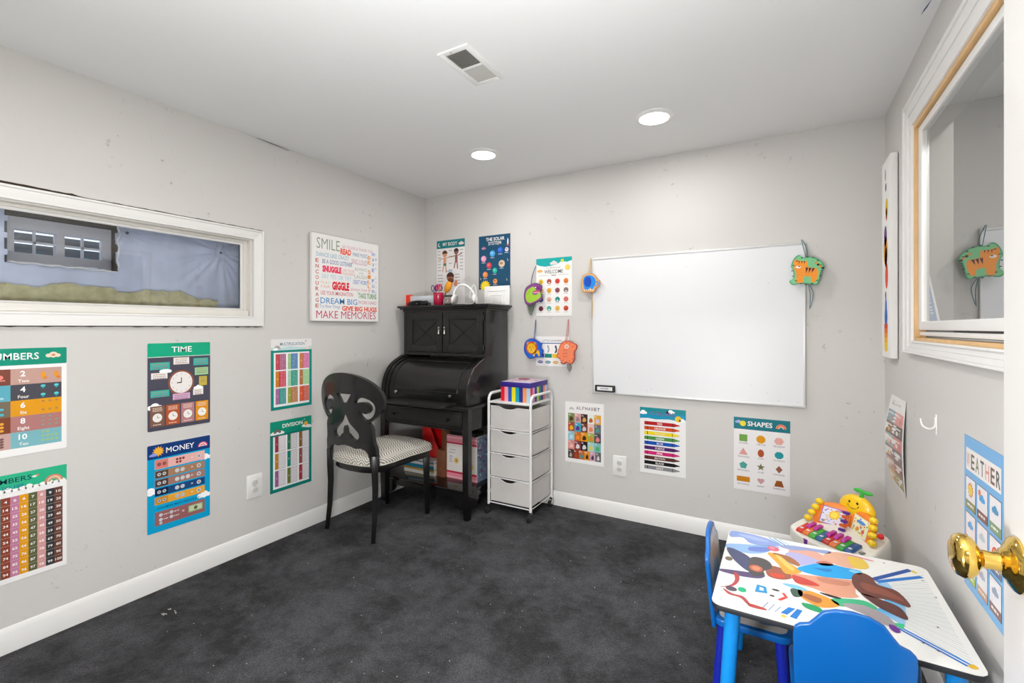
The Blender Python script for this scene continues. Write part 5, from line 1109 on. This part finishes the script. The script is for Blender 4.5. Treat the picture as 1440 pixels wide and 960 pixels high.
# weather poster, partly behind the door
P = Print(.278, .425, '#6fb0e4'); P.rect(.016, .330, .262, .392, '#f1ece8', 1)
for k, c in enumerate('WEATHER'): P.text(c, .034+.035*k, .340, .040, ['#c98a4c', '#6a5a4a', '#6a7a5a', '#5a5a5c', '#d98f88', '#6a4a3c', '#3f3c40'][k], bold=.02, w=.026, lift=2)
for k in range(9):
    i, j = k % 3, k//3; x0 = .014+.087*i; y1 = .312-.100*j
    P.rect(x0, y1-.090, x0+.076, y1, '#3f4a5a', 1).rect(x0+.002, y1-.088, x0+.074, y1-.002, '#eeebee', 2).rect(x0+.002, y1-.088, x0+.074, y1-.066, ['#8a8a4a', '#7a4a44', '#7aa07a', '#b8764a', '#9a5a5a', '#6a7aa0', '#a5bf3c', '#c79a7c', '#8a5a5a'][k], 3)
    P.tiny(x0+.014, x0+.062, y1-.080, .006, '#f3efe9', 4)
    cx, cy = x0+.038, y1-.034
    if k == 0: P.star(cx, cy, .022, .017, 12, '#d9762c', 3).ell(cx, cy, .015, None, '#f2d41c', 4)
    elif k == 5: P.rainbow(cx, cy-.01, .022, ['#d9452c', '#e8a53a', '#5a9a5a'], 3)
    else: P.cloud(cx, cy, .013, ['#3a9ad8', '#3a9ad8', '#3a8fc0', '#4aa8e0', '#b9ccd8', '#aab8c8', '#c9d0d8', '#b0b4c4', '#9aa4b8'][k], 3)
    if k == 1: P.ell(cx-.018, cy+.014, .009, None, '#e0704a', 4)
P.build('weather_poster', frame_right(1.812, .521), M_printg, label='light blue weather poster on the right wall, partly hidden by the door', cat='poster')
# curled sight-words poster near the corner
P = Print(.280, .404, '#ece8e6', grid=24); P.text('MONTHS', .13, .362, .022, '#8a8688', bold=.02, w=.16)
mc_ = ['#7f98a4', '#d98a86', '#7a5a44', '#4a464a', '#9aaaa8', '#cf7c78', '#8a5a60', '#6a5a60', '#c98a72', '#7a4a3c', '#d9a45a', '#8f8a4a']
for k in range(12):
    i, j = k % 2, k//2; x0 = .014+.126*i; y1 = .340-.0545*j; P.rect(x0, y1-.0545, x0+.126, y1, mc_[k], 1); P.tiny(x0+.02, x0+.10, y1-.018, .007, '#f0e6dc', 3)
    P.ell(x0+.05, y1-.035, .018, .010, ['#e0bba0', '#efd0c6', '#d9b45a', '#e6e0da'][k % 4], 2, 10).ell(x0+.09, y1-.034, .010, .012, '#b9786a', 3, 8)
def curl(u, v, w_): return (u, v, w_+.030*math.sin(PI*min(max((v+.02)/.43, 0), 1))*(.35+.65*(1-abs(u/.28-.0))))
P.build('months_poster', frame_right(2.822, .532), M_printg, fn=curl, label='small curled poster of coloured picture squares on the right wall near the corner', cat='poster')
t = thing('wall_hook', 'white adhesive hook on the right wall above the toy piano corner', 'hook', (XR-.01, 2.11, .885))
MB().tube(spline([(XR-.004, 2.095, .945), (XR-.006, 2.095, .915), (XR-.018, 2.110, .902), (XR-.030, 2.135, .908), (XR-.032, 2.15, .930)], 5, False), .0028, 8).build('hook', M_plate, t)
MB().box((XR-.0035, XR-.0005), (2.089, 2.101), (.885, .955)).build('backplate', M_plate, t, .001)
tag(MB().prism([(0, 0), (.045, .006), (.05, .03), (.012, .026)], lambda u, v: (XR-.03-u*.4, 2.02+v, ZC-.001-u*.5), lambda u, v: (XR-.03-u*.4, 2.021+v, ZC-.002-u*.5)).build('painter_tape', mat('blue_tape', '#1f4f86', .6)), 'scrap of blue painter tape at the ceiling edge over the right window', 'tape')

# ================================================================ TOY PIANO
pn = thing('toy_piano', 'white toddler toy piano with rainbow keys, orange book and smiling yellow dome', 'toy piano', (.222, 2.625, 0), math.radians(-40))
def lp(name, q, m, parent=pn, bevel=0, **k): return q.build(name, m, parent, bevel, local=True, **k)
BZ = .225
def zt(y): return .272+.055*(y+.11)/.22         # sloped top
Ol = spline([(-.185, -.045), (-.170, -.090), (-.10, -.118), (0, -.126), (.10, -.118), (.170, -.090), (.188, -.045), (.180, .04), (.165, .10), (.10, .118), (0, .122), (-.10, .118), (-.165, .10), (-.180, .04)], 4)
q = MB(); lay = []
for f, zz in ((.86, None), (.97, .03), (1.0, .06), (1.0, .75), (.985, .93), (.955, 1.0)):
    lay.append([q.bm.verts.new((x*f, y*f, BZ if zz is None else BZ+(zt(y)-BZ)*zz)) for x, y in Ol])
lay.append([q.bm.verts.new((x*.86, y*.80, zt(y)-.001)) for x, y in Ol])
for A_, B2 in zip(lay, lay[1:]):
    for k in range(len(A_)): q.bm.faces.new((A_[k], A_[(k+1) % len(A_)], B2[(k+1) % len(A_)], B2[k]))
q.bm.faces.new(lay[0][::-1]); q.bm.faces.new(lay[-1])
mp = mat('toy_white_plastic', '#f0ece2', .3); lp('body', q, mp)
kc = ['#d9301c', '#e8762a', '#3fae3c', '#155f8c', '#c4281c', '#e0702a', '#2f9e3a', '#12508c']
for k in range(8):
    x0 = -.134+.0325*k; q = MB()
    q.prism([(-.098, zt(-.098)-.004), (-.022, zt(-.022)-.004), (-.022, zt(-.022)+.008), (-.090, zt(-.09)+.009), (-.098, zt(-.098)+.003)], lambda u, v: (x0, u, v), lambda u, v: (x0+.0305, u, v)); kk = lp('key', q, mat('key_'+kc[k], kc[k], .25, coat=.3), bevel=.0015)
    P = Print(.014, .020, '#e9e6e2', .0003); q = MB().box((x0+.008, x0+.022), (-.082, -.068), (zt(-.075)+.0085, zt(-.075)+.0102)); lp('key_sticker', q, M_plate, kk)
for x in (-.1015, -.069, -.004, .0285, .061):
    q = MB(); q.prism([(-.058, zt(-.058)+.006), (-.010, zt(-.01)+.004), (-.010, zt(-.01)+.017), (-.052, zt(-.052)+.019), (-.060, zt(-.06)+.012)], lambda u, v: (x-.010, u, v), lambda u, v: (x+.010, u, v)); lp('raised_key', q, mat('magenta_key', '#c22aa0', .28, coat=.3), bevel=.004, smooth=True)
q = MB(); q.prism([(-.150, -.088), (-.06, -.1245), (-.055, -.1250), (-.05, -.112), (-.14, -.08)], lambda u, v: (u, v-.003, BZ+.004), lambda u, v: (u, v-.003, BZ+.040)); lp('purple_trim', q, mat('purple_plastic', '#7c2a94', .3), bevel=.002)
q = MB(); q.prism([(.05, -.126), (.15, -.100), (.15, -.09), (.05, -.115)], lambda u, v: (u, v-.003, BZ+.004), lambda u, v: (u, v-.003, BZ+.030)); lp('purple_trim', q, mat('purple_plastic', '#7c2a94', .3), bevel=.002)
lp('badge', MB().box((-.016, .016), (-.012, .0), (zt(-.006)+.0005, zt(-.006)+.0015)), mat('red_badge', '#d84a5a', .4))
# orange open book standing at the back
def bk(u, v, d=0):       # open book: two flat halves folded towards the player, leaning back
    return (u, .062-.42*abs(u)+.42*v-d, .300+.92*v)
Ob = spline([(0, .0), (.06, -.006), (.118, -.002), (.132, .010), (.140, .050), (.128, .096), (.110, .106), (.06, .112), (0, .104)], 4, False)
for sg in (-1, 1):
    q = MB(); q.prism([(sg*x, y) for x, y in Ob], lambda u, v: bk(u, v), lambda u, v: bk(u, v, -.022)); ob_ = lp('orange_book_half', q, mat('orange_plastic', '#f5861c', .3, coat=.2), bevel=.004)
for sg, c0 in ((-1, '#e6dff0'), (1, '#f2efc4')):
    P = Print(.001, .001, c0, .0002); x0, x1 = (.016, .108) if sg > 0 else (-.108, -.016)
    Q_ = [(x0, .012), (x1, .008), (x1, .088), (x0, .094)]; P.poly(Q_, '#8a5ab0' if sg < 0 else '#e9e6da'); P.poly([((x0+x1)/2+(a-(x0+x1)/2)*.93, .051+(b_-.051)*.92) for a, b_ in Q_], c0, 1)
    R = random.Random(40+sg)
    for k in range(34): P.ell(R.uniform(x0+.008, x1-.008), R.uniform(.018, .084), R.uniform(.0018, .0045), None, R.choice(['#5a7fd0', '#e0a83a', '#d9584a', '#6ab05a', '#c45a9a']), 2+k*.05, 7)
    if sg < 0: P.star((x0+x1)/2+.004, .058, .024, .018, 10, '#f0c02a', 6).ell((x0+x1)/2+.004, .058, .014, None, '#f5da4a', 7)
    else: P.ell((x0+x1)/2, .07, .026, .008, '#5a8fd8', 6); P.ell((x0+x1)/2-.010, .038, .009, None, '#e8902a', 6); P.ell((x0+x1)/2+.022, .036, .008, None, '#d9584a', 6)
    me = P.build('page', Matrix.Identity(4), M_print, pn, fn=lambda u, v, w_: bk(u, v, .0004+w_))
for k in range(5): lp('binder_ring', MB().box((-.014, .014), (.020+.0075*k, .036+.0075*k), (.306+.0185*k, .318+.0185*k)), mat('ring_%d' % (k % 2), ('#5a2a94', '#e0602a')[k % 2], .3), bevel=.003)
for sg in (-1, 1):
    for k in range(4):
        c = bk(sg*(.148-.008*k), .018+.030*k, .006); lp('bead', MB().sphere(c, .0185, (1, .85, .8)), mat('yellow_bead', '#f7cf1a', .25, coat=.3))
lp('red_button', MB().sphere(bk(.168, .055, -.012), .013, (1, .7, 1)), mat('red_button', '#d8232a', .25))
hd = lp('yellow_dome', MB().sphere(bk(.005, .104, -.020), .074, (1.10, .42, .92), 28, 18), mat('yellow_dome', '#fbc80f', .28, coat=.3))
c = bk(.005, .104, -.020)
for sg in (-1, 1): lp('eye', MB().sphere((c[0]+sg*.018, c[1]-.0265, c[2]+.036), .0048, (1, .5, 1.3)), mat('toy_black', '#1c1714', .3), hd)
lp('smile', MB().tube([(c[0]+.024*math.cos(a), c[1]-.0300+.003*abs(math.cos(a)), c[2]+.024+.016*math.sin(a)) for a in [PI+PI*k/10 for k in range(11)]], .0022, 6), mat('toy_black', '#1c1714', .3), hd)
q = MB(); tp = Vector((c[0]+.018, c[1], c[2]+.062)); q.tube([tp, tp+Vector((.006, 0, .016)), tp+Vector((.004, 0, .030))], [.009, .008, .007], 8); lf = lp('stem', q, mat('leaf_green', '#35b53c', .35))
q = MB(); q.sphere(tp+Vector((-.012, 0, .030)), .019, (1.2, .5, .5)); lp('leaf', q, mat('leaf_green', '#35b53c', .35)); q = MB(); q.sphere(tp+Vector((.028, -.002, .028)), .020, (1.3, .5, .45)); lp('leaf', q, mat('leaf_green', '#35b53c', .35))
lp('slide_switch', MB().box((.140, .156), (-.072, -.050), (zt(-.06)-.001, zt(-.06)+.004)), mat('switch_grey', '#8a867e', .4), bevel=.001)
for x, y in ((-.13, -.06), (.13, -.06), (0, .085)): lp('leg', MB().tube([(x, y, BZ+.01), (x*1.12, y*1.15, .0)], [.017, .015], 12), mp)

# ================================================================ PLAY TABLE
TX0, TX1, TY0, TY1, TZ_ = -.180, .414, 1.468, 2.040, .450
tb = thing('play_table', 'low childrens table with white colourful printed top and black edge', 'table', ((TX0+TX1)/2, (TY0+TY1)/2, 0))
O = rrect(TX0, TY0, TX1, TY1, .028, 6)
MB().prism(O, lambda u, v: (u, v, TZ_-.017), lambda u, v: (u, v, TZ_-.001)).build('tabletop', mat('black_edge_band', '#26292e', .5), tb, .002)
P = Print(TX1-TX0, TY1-TY0, '#efeee9', .0010, r=.027); ox, oy = TX0, TY0
def B(pts, c, lift=1, n=5): P.blob([(x-ox, y-oy) for x, y in pts], c, lift, n)
def Lq(a, b_, w_, c, lift=1): P.line((a[0]-ox, a[1]-oy), (b_[0]-ox, b_[1]-oy), w_, c, lift)
cx, cy = .16, 1.74                               # burst of fine rays from the middle to the right
for k in range(46):
    a = math.radians(-52+k*2.15); r0, r1 = .10, min(.36, (.395-cx)/max(.2, math.cos(a))); p0 = (cx+r0*math.cos(a), cy+r0*math.sin(a)); p1 = (cx+r1*math.cos(a), cy+r1*math.sin(a))
    if TY0+.015 < p1[1] < TY1-.015: Lq(p0, p1, .0014, '#b9c4cc' if k % 3 else '#8fa0ac', .5); Lq(p0, ((p0[0]*2+p1[0])/3, (p0[1]*2+p1[1])/3), .004, '#5fb4e8', .6)
for a, b_, w_, c in (((.25, 1.862), (.366, 1.995), .016, '#1a4fa0'), ((.258, 1.850), (.388, 1.958), .015, '#1d74c8'), ((.272, 1.602), (.388, 1.505), .007, '#1f86d8'), ((.266, 1.594), (.380, 1.496), .007, '#176fc4'), ((.20, 1.60), (.272, 1.602), .006, '#5fb4e8')): Lq(a, b_, w_, c)
B([(.372, 1.994), (.381, 1.985), (.377, 1.974), (.366, 1.985)], '#e6c42a', 2); B([(.393, 1.510), (.400, 1.498), (.388, 1.490), (.380, 1.498)], '#e6b82a', 2)
for x, y in ((.31, 1.55), (.335, 1.53), (.395, 1.83), (.36, 1.65), (.30, 2.01), (.385, 1.93)): P.star(x-ox, y-oy, .006, .0018, 4, '#4a5058', 2)
for k in range(3): Lq((-.045+.018*k, 2.035), (.000+.016*k, 1.985), .005, ('#4ab0dc', '#2a86c4', '#9ad4ea')[k])
# soft abstract shapes in the colours of the print
B([(-.172, 2.028), (-.12, 2.034), (-.05, 2.022), (-.006, 1.985), (-.04, 1.955), (-.10, 1.945), (-.13, 1.985), (-.172, 1.97)], '#8ea4dc'); B([(-.15, 2.010), (-.09, 2.016), (-.04, 1.995), (-.09, 1.98)], '#a9bbe8', 2)
B([(-.176, 1.90), (-.10, 1.935), (-.01, 1.965), (-.035, 1.92), (-.06, 1.882), (-.105, 1.855), (-.170, 1.86)], '#93b8e2'); B([(-.10, 1.915), (-.03, 1.945), (-.05, 1.90), (-.10, 1.88)], '#6f86d0', 2)
B([(-.174, 1.86), (-.15, 1.868), (-.095, 1.82), (-.09, 1.735), (-.105, 1.725), (-.150, 1.79)], '#474c70', 2); B([(-.095, 1.823), (-.062, 1.840), (-.036, 1.82), (-.03, 1.78), (-.052, 1.745), (-.05, 1.72), (-.078, 1.695), (-.098, 1.73)], '#4f4a4a', 3)
P.ell(-.075-ox, 1.752-oy, .020, .024, '#c4674a', 4).ell(-.075-ox, 1.752-oy, .012, .015, '#d98a68', 5)
B([(-.176, 1.692), (-.10, 1.712), (-.05, 1.72), (-.062, 1.688), (-.12, 1.672), (-.176, 1.675)], '#5a4a72', 2); P.ell(-.160-ox, 1.780-oy, .012, .016, '#7a6a58', 2)
B([(-.137, 1.690), (-.122, 1.680), (-.118, 1.640), (-.130, 1.600), (-.158, 1.575), (-.168, 1.570), (-.140, 1.600), (-.130, 1.640)], '#b0484a', 3); B([(-.158, 1.570), (-.130, 1.552), (-.100, 1.550), (-.082, 1.520), (-.09, 1.515), (-.108, 1.538), (-.14, 1.542)], '#b0484a', 3)
B([(-.085, 1.520), (-.045, 1.516), (-.040, 1.506), (-.080, 1.503)], '#b2403c', 3); P.ell(-.135-ox, 1.578-oy, .016, .014, '#5a4a5c', 4).ell(-.106-ox, 1.588-oy, .012, .015, '#25b07c', 4)
P.poly([(-.068-ox, 1.645-oy), (-.043-ox, 1.642-oy), (-.038-ox, 1.604-oy), (-.072-ox, 1.596-oy)], '#2a93cc', 3).poly([(-.060-ox, 1.632-oy), (-.050-ox, 1.630-oy), (-.048-ox, 1.614-oy), (-.060-ox, 1.611-oy)], '#e9e6e2', 4)
P.ell(-.017-ox, 1.637-oy, .011, .006, '#4a4744', 3, a0=.6).ell(-.026-ox, 1.597-oy, .007, .005, '#4a3c3a', 3); Lq((-.008, 1.582), (.008, 1.606), .009, '#d8443c', 3); Lq((.002, 1.630), (.012, 1.606), .008, '#d8443c', 3)
for k in range(4): Lq((-.035+.016*k, 1.555-.004*k), (-.050+.016*k, 1.510), .002, '#4a7ac0', 2)
P.poly([(-.003-ox, 1.516-oy), (.016-ox, 1.556-oy), (.033-ox, 1.556-oy), (.012-ox, 1.512-oy)], '#1f78c8', 3).poly([(.018-ox, 1.506-oy), (.037-ox, 1.558-oy), (.050-ox, 1.556-oy), (.034-ox, 1.502-oy)], '#1f78c8', 3); P.star(.004-ox, 1.500-oy, .010, .005, 5, '#e8c13a', 4)
P.ell(-.028-ox, 1.938-oy, .019, .020, '#e0627c', 3).ell(-.032-ox, 1.942-oy, .010, .011, '#f0909a', 4)
B([(-.045, 1.892), (-.01, 1.895), (.024, 1.845), (.055, 1.800), (.012, 1.762), (-.012, 1.82)], '#e6a63a', 3); B([(-.02, 1.885), (.0, 1.88), (.035, 1.81), (.02, 1.80)], '#f3c766', 4); B([(-.03, 1.90), (.02, 1.90), (.05, 1.86), (.04, 1.84)], '#a86a3c', 3.5)
B([(-.01, 1.975), (.03, 2.000), (.10, 2.012), (.150, 2.018), (.135, 1.99), (.08, 1.985), (.03, 1.96)], '#97a3cf', 3); B([(.02, 1.955), (.08, 2.000), (.126, 1.965), (.150, 1.92), (.13, 1.912), (.092, 1.898), (.045, 1.905)], '#e2ab98', 2)
B([(.012, 1.925), (.05, 1.945), (.10, 1.925), (.115, 1.90), (.085, 1.878), (.048, 1.845), (.012, 1.855)], '#b6b2dc', 3); B([(.12, 1.955), (.15, 2.012), (.204, 2.022), (.212, 1.95), (.208, 1.915), (.17, 1.912), (.138, 1.93)], '#e7b095', 3); B([(.10, 1.90), (.13, 1.925), (.15, 1.905), (.12, 1.885)], '#c77a68', 4)
B([(.200, 2.005), (.236, 2.006), (.252, 1.965), (.240, 1.928), (.208, 1.920), (.198, 1.96)], '#e9c54e', 4); B([(.195, 2.026), (.267, 2.012), (.262, 2.002), (.20, 2.016)], '#e39a9c', 5)
B([(.042, 1.815), (.085, 1.875), (.13, 1.908), (.18, 1.905), (.226, 1.900), (.205, 1.84), (.16, 1.815), (.10, 1.80)], '#14a4ea', 4); B([(.09, 1.85), (.14, 1.868), (.13, 1.842)], '#0f7fc8', 5); B([(.20, 1.90), (.225, 1.895), (.215, 1.875), (.19, 1.885)], '#7fd0f2', 5)
B([(.028, 1.768), (.087, 1.792), (.150, 1.808), (.195, 1.815), (.192, 1.74), (.195, 1.715), (.14, 1.688), (.085, 1.705), (.040, 1.715)], '#dd9c80', 3); B([(.03, 1.765), (.08, 1.752), (.10, 1.73), (.06, 1.715), (.035, 1.72)], '#c8463c', 4); B([(.10, 1.79), (.18, 1.80), (.17, 1.77), (.11, 1.76)], '#c8846a', 4)
B([(-.045, 1.79), (.0, 1.795), (.03, 1.75), (.0, 1.715), (-.04, 1.72)], '#a05a44', 2); B([(-.03, 1.745), (.005, 1.75), (.0, 1.725), (-.03, 1.722)], '#d84a34', 3)
B([(.190, 1.80), (.200, 1.865), (.228, 1.892), (.250, 1.87), (.258, 1.83), (.300, 1.815), (.318, 1.76), (.314, 1.725), (.270, 1.742), (.235, 1.735), (.205, 1.745)], '#6b3a30', 5); B([(.215, 1.82), (.28, 1.80), (.308, 1.755), (.26, 1.765), (.22, 1.77)], '#8a4a3a', 6); B([(.205, 1.745), (.25, 1.735), (.292, 1.71), (.298, 1.650), (.262, 1.665), (.230, 1.695)], '#5d332e', 5)
B([(.05, 1.685), (.11, 1.672), (.142, 1.648), (.132, 1.622), (.088, 1.600), (.045, 1.638)], '#e0983c', 3); B([(.06, 1.66), (.10, 1.65), (.09, 1.62), (.055, 1.635)], '#a8623c', 4); B([(.022, 1.668), (.05, 1.675), (.052, 1.640), (.03, 1.625)], '#3f5a4c', 3)
B([(.125, 1.665), (.17, 1.692), (.212, 1.702), (.236, 1.672), (.21, 1.655), (.18, 1.66), (.145, 1.635)], '#3fb483', 3); B([(.15, 1.65), (.20, 1.672), (.248, 1.650), (.266, 1.60), (.245, 1.59), (.20, 1.62)], '#a39a9e', 4); B([(.05, 1.60), (.09, 1.60), (.10, 1.57), (.06, 1.575)], '#1d9a62', 4)
B([(.250, 1.600), (.264, 1.598), (.270, 1.575), (.258, 1.565), (.248, 1.58)], '#6a2f8c', 6); B([(.262, 1.612), (.284, 1.620), (.276, 1.592)], '#3cc48a', 6); B([(.10, 1.69), (.15, 1.685), (.14, 1.675), (.11, 1.68)], '#2c2422', 5); B([(.0, 1.69), (.04, 1.70), (.07, 1.68), (.03, 1.675)], '#7fc4ea', 4)
P.build('printed_surface', Matrix(((1, 0, 0, TX0-(TX0+TX1)/2), (0, 1, 0, TY0-(TY0+TY1)/2), (0, 0, 1, TZ_-.001), (0, 0, 0, 1))), M_printg, tb)
for x, y, fx, fy in ((-.125, 1.520, -.150, 1.478), (.365, 1.525, .385, 1.485), (-.125, 1.990, -.150, 2.030), (.365, 1.990, .385, 2.030)):
    MB().tube([(x, y, TZ_-.017), (fx, fy, 0)], [.0215, .0185], 20).build('leg', M_blueleg, tb)
    MB().lathe([(0, 0), (.032, 0), (.032, .006), (0, .006)], (x, y, TZ_-.023), (0, 0, 1), 18).build('leg_plate', M_rubber, tb)
# ---- kids chairs
def kid_chair(label, loc, rz, printed, group):
    """local: seat in front (+y) of the backrest at y = 0"""
    c = thing('kids_chair', label, 'chair', loc, rz, group)
    BO = [(-.122, .255), (.122, .255), (.126, .45), (.124, .478), (.112, .490), (.092, .497), (.078, .515), (.062, .537), (.035, .549), (0, .553), (-.035, .549), (-.062, .537), (-.078, .515), (-.092, .497), (-.112, .490), (-.124, .478), (-.126, .45)]
    lean_ = lambda v: -.10*(v-.28)
    q = MB(); q.prism(BO, lambda u, v: (u, lean_(v), v), lambda u, v: (u, lean_(v)+.014, v)); q.build('backrest', M_blue, c, .0045, 3, local=True)
    P = Print(.001, .001, '#b9b4b4', .0002)
    P.poly([(u*.90, .40+(v-.40)*.90) for u, v in BO], '#b9b2b0'); P.blob([(-.08, .36), (-.02, .44), (.05, .42), (.08, .34), (.0, .31)], '#8fa6bc', 1); P.blob([(-.05, .45), (.0, .50), (.06, .47), (.0, .43)], '#c9a58c', 2)
    P.build('printed_panel', Matrix.Identity(4), M_printg, c, fn=lambda u, v, w_: (u, lean_(v)+.0145+w_, v))
    q = MB(); q.prism(rrect(-.128, .004, .128, .236, .035, 5), lambda u, v: (u, v, .268), lambda u, v: (u, v, .290)); q.build('seat', M_blue, c, .004, 3, local=True)
    P = Print(.001, .001, '#b9b4b4', .0002); P.poly(rrect(-.112, .022, .112, .220, .03, 5), '#cfcac6'); P.blob([(-.08, .05), (-.02, .12), (.05, .06)], '#8fb4dc', 1).blob([(.0, .15), (.06, .21), (.08, .14)], '#6a86c0', 1)
    P.build('printed_seat', Matrix.Translation((0, 0, .2903)), M_printg, c)
    for sx2, sy in ((-1, 0), (1, 0), (-1, 1), (1, 1)):
        a = Vector((sx2*.100, .035+.165*sy, .268)); b2 = Vector((sx2*.122, .014+.206*sy, 0))
        MB().tube([a, b2], [.0165, .0145], 16).build('leg', M_royal, c, local=True)
    return c
kid_chair('small bright blue chair with its plain back turned to the room, before the printed table', (.150, 1.432, 0), math.radians(1.5), False, 'small blue chairs at the play table')
kid_chair('small blue chair with printed seat tucked under the left side of the printed table', (-.205, 1.800, 0), math.radians(-90), True, 'small blue chairs at the play table')
# ---- cracks in the ceiling corner and the lint on the carpet
q = MB(); q.prism([(0, 0), (.05, -.004), (.12, -.012), (.19, -.026), (.195, -.022), (.12, -.004), (.05, .001)], lambda u, v: (XL+.001, 1.58+u, 2.327+v*.3), lambda u, v: (XL+.006, 1.58+u, 2.324+v*.3))
tag(q.build('peeling_tape', mat('peeled_joint', '#5d5850', .9), smooth=False), 'dark peeled drywall tape at the top of the left wall', 'peeling tape')
q = MB(); R = random.Random(77)
for k in range(150):
    x = R.uniform(-2.2, .1); y = R.uniform(.9, 2.7); s_ = R.uniform(.0012, .0035); q.box((x, x+s_), (y, y+s_*R.uniform(.4, 1.6)), (.0005, .0025), Matrix.Rotation(R.uniform(0, 3), 3, 'Z'))
for k in range(12): x = -2.36+R.uniform(0, .06); y = 1.0+R.uniform(0, .05); q.box((x, x+.008), (y, y+.003), (.0005, .003))
tag(q.build('carpet_lint', mat('lint', '#b9b6b0', .9), smooth=False), 'tiny pale specks of lint scattered over the black carpet', 'lint', kind='stuff')
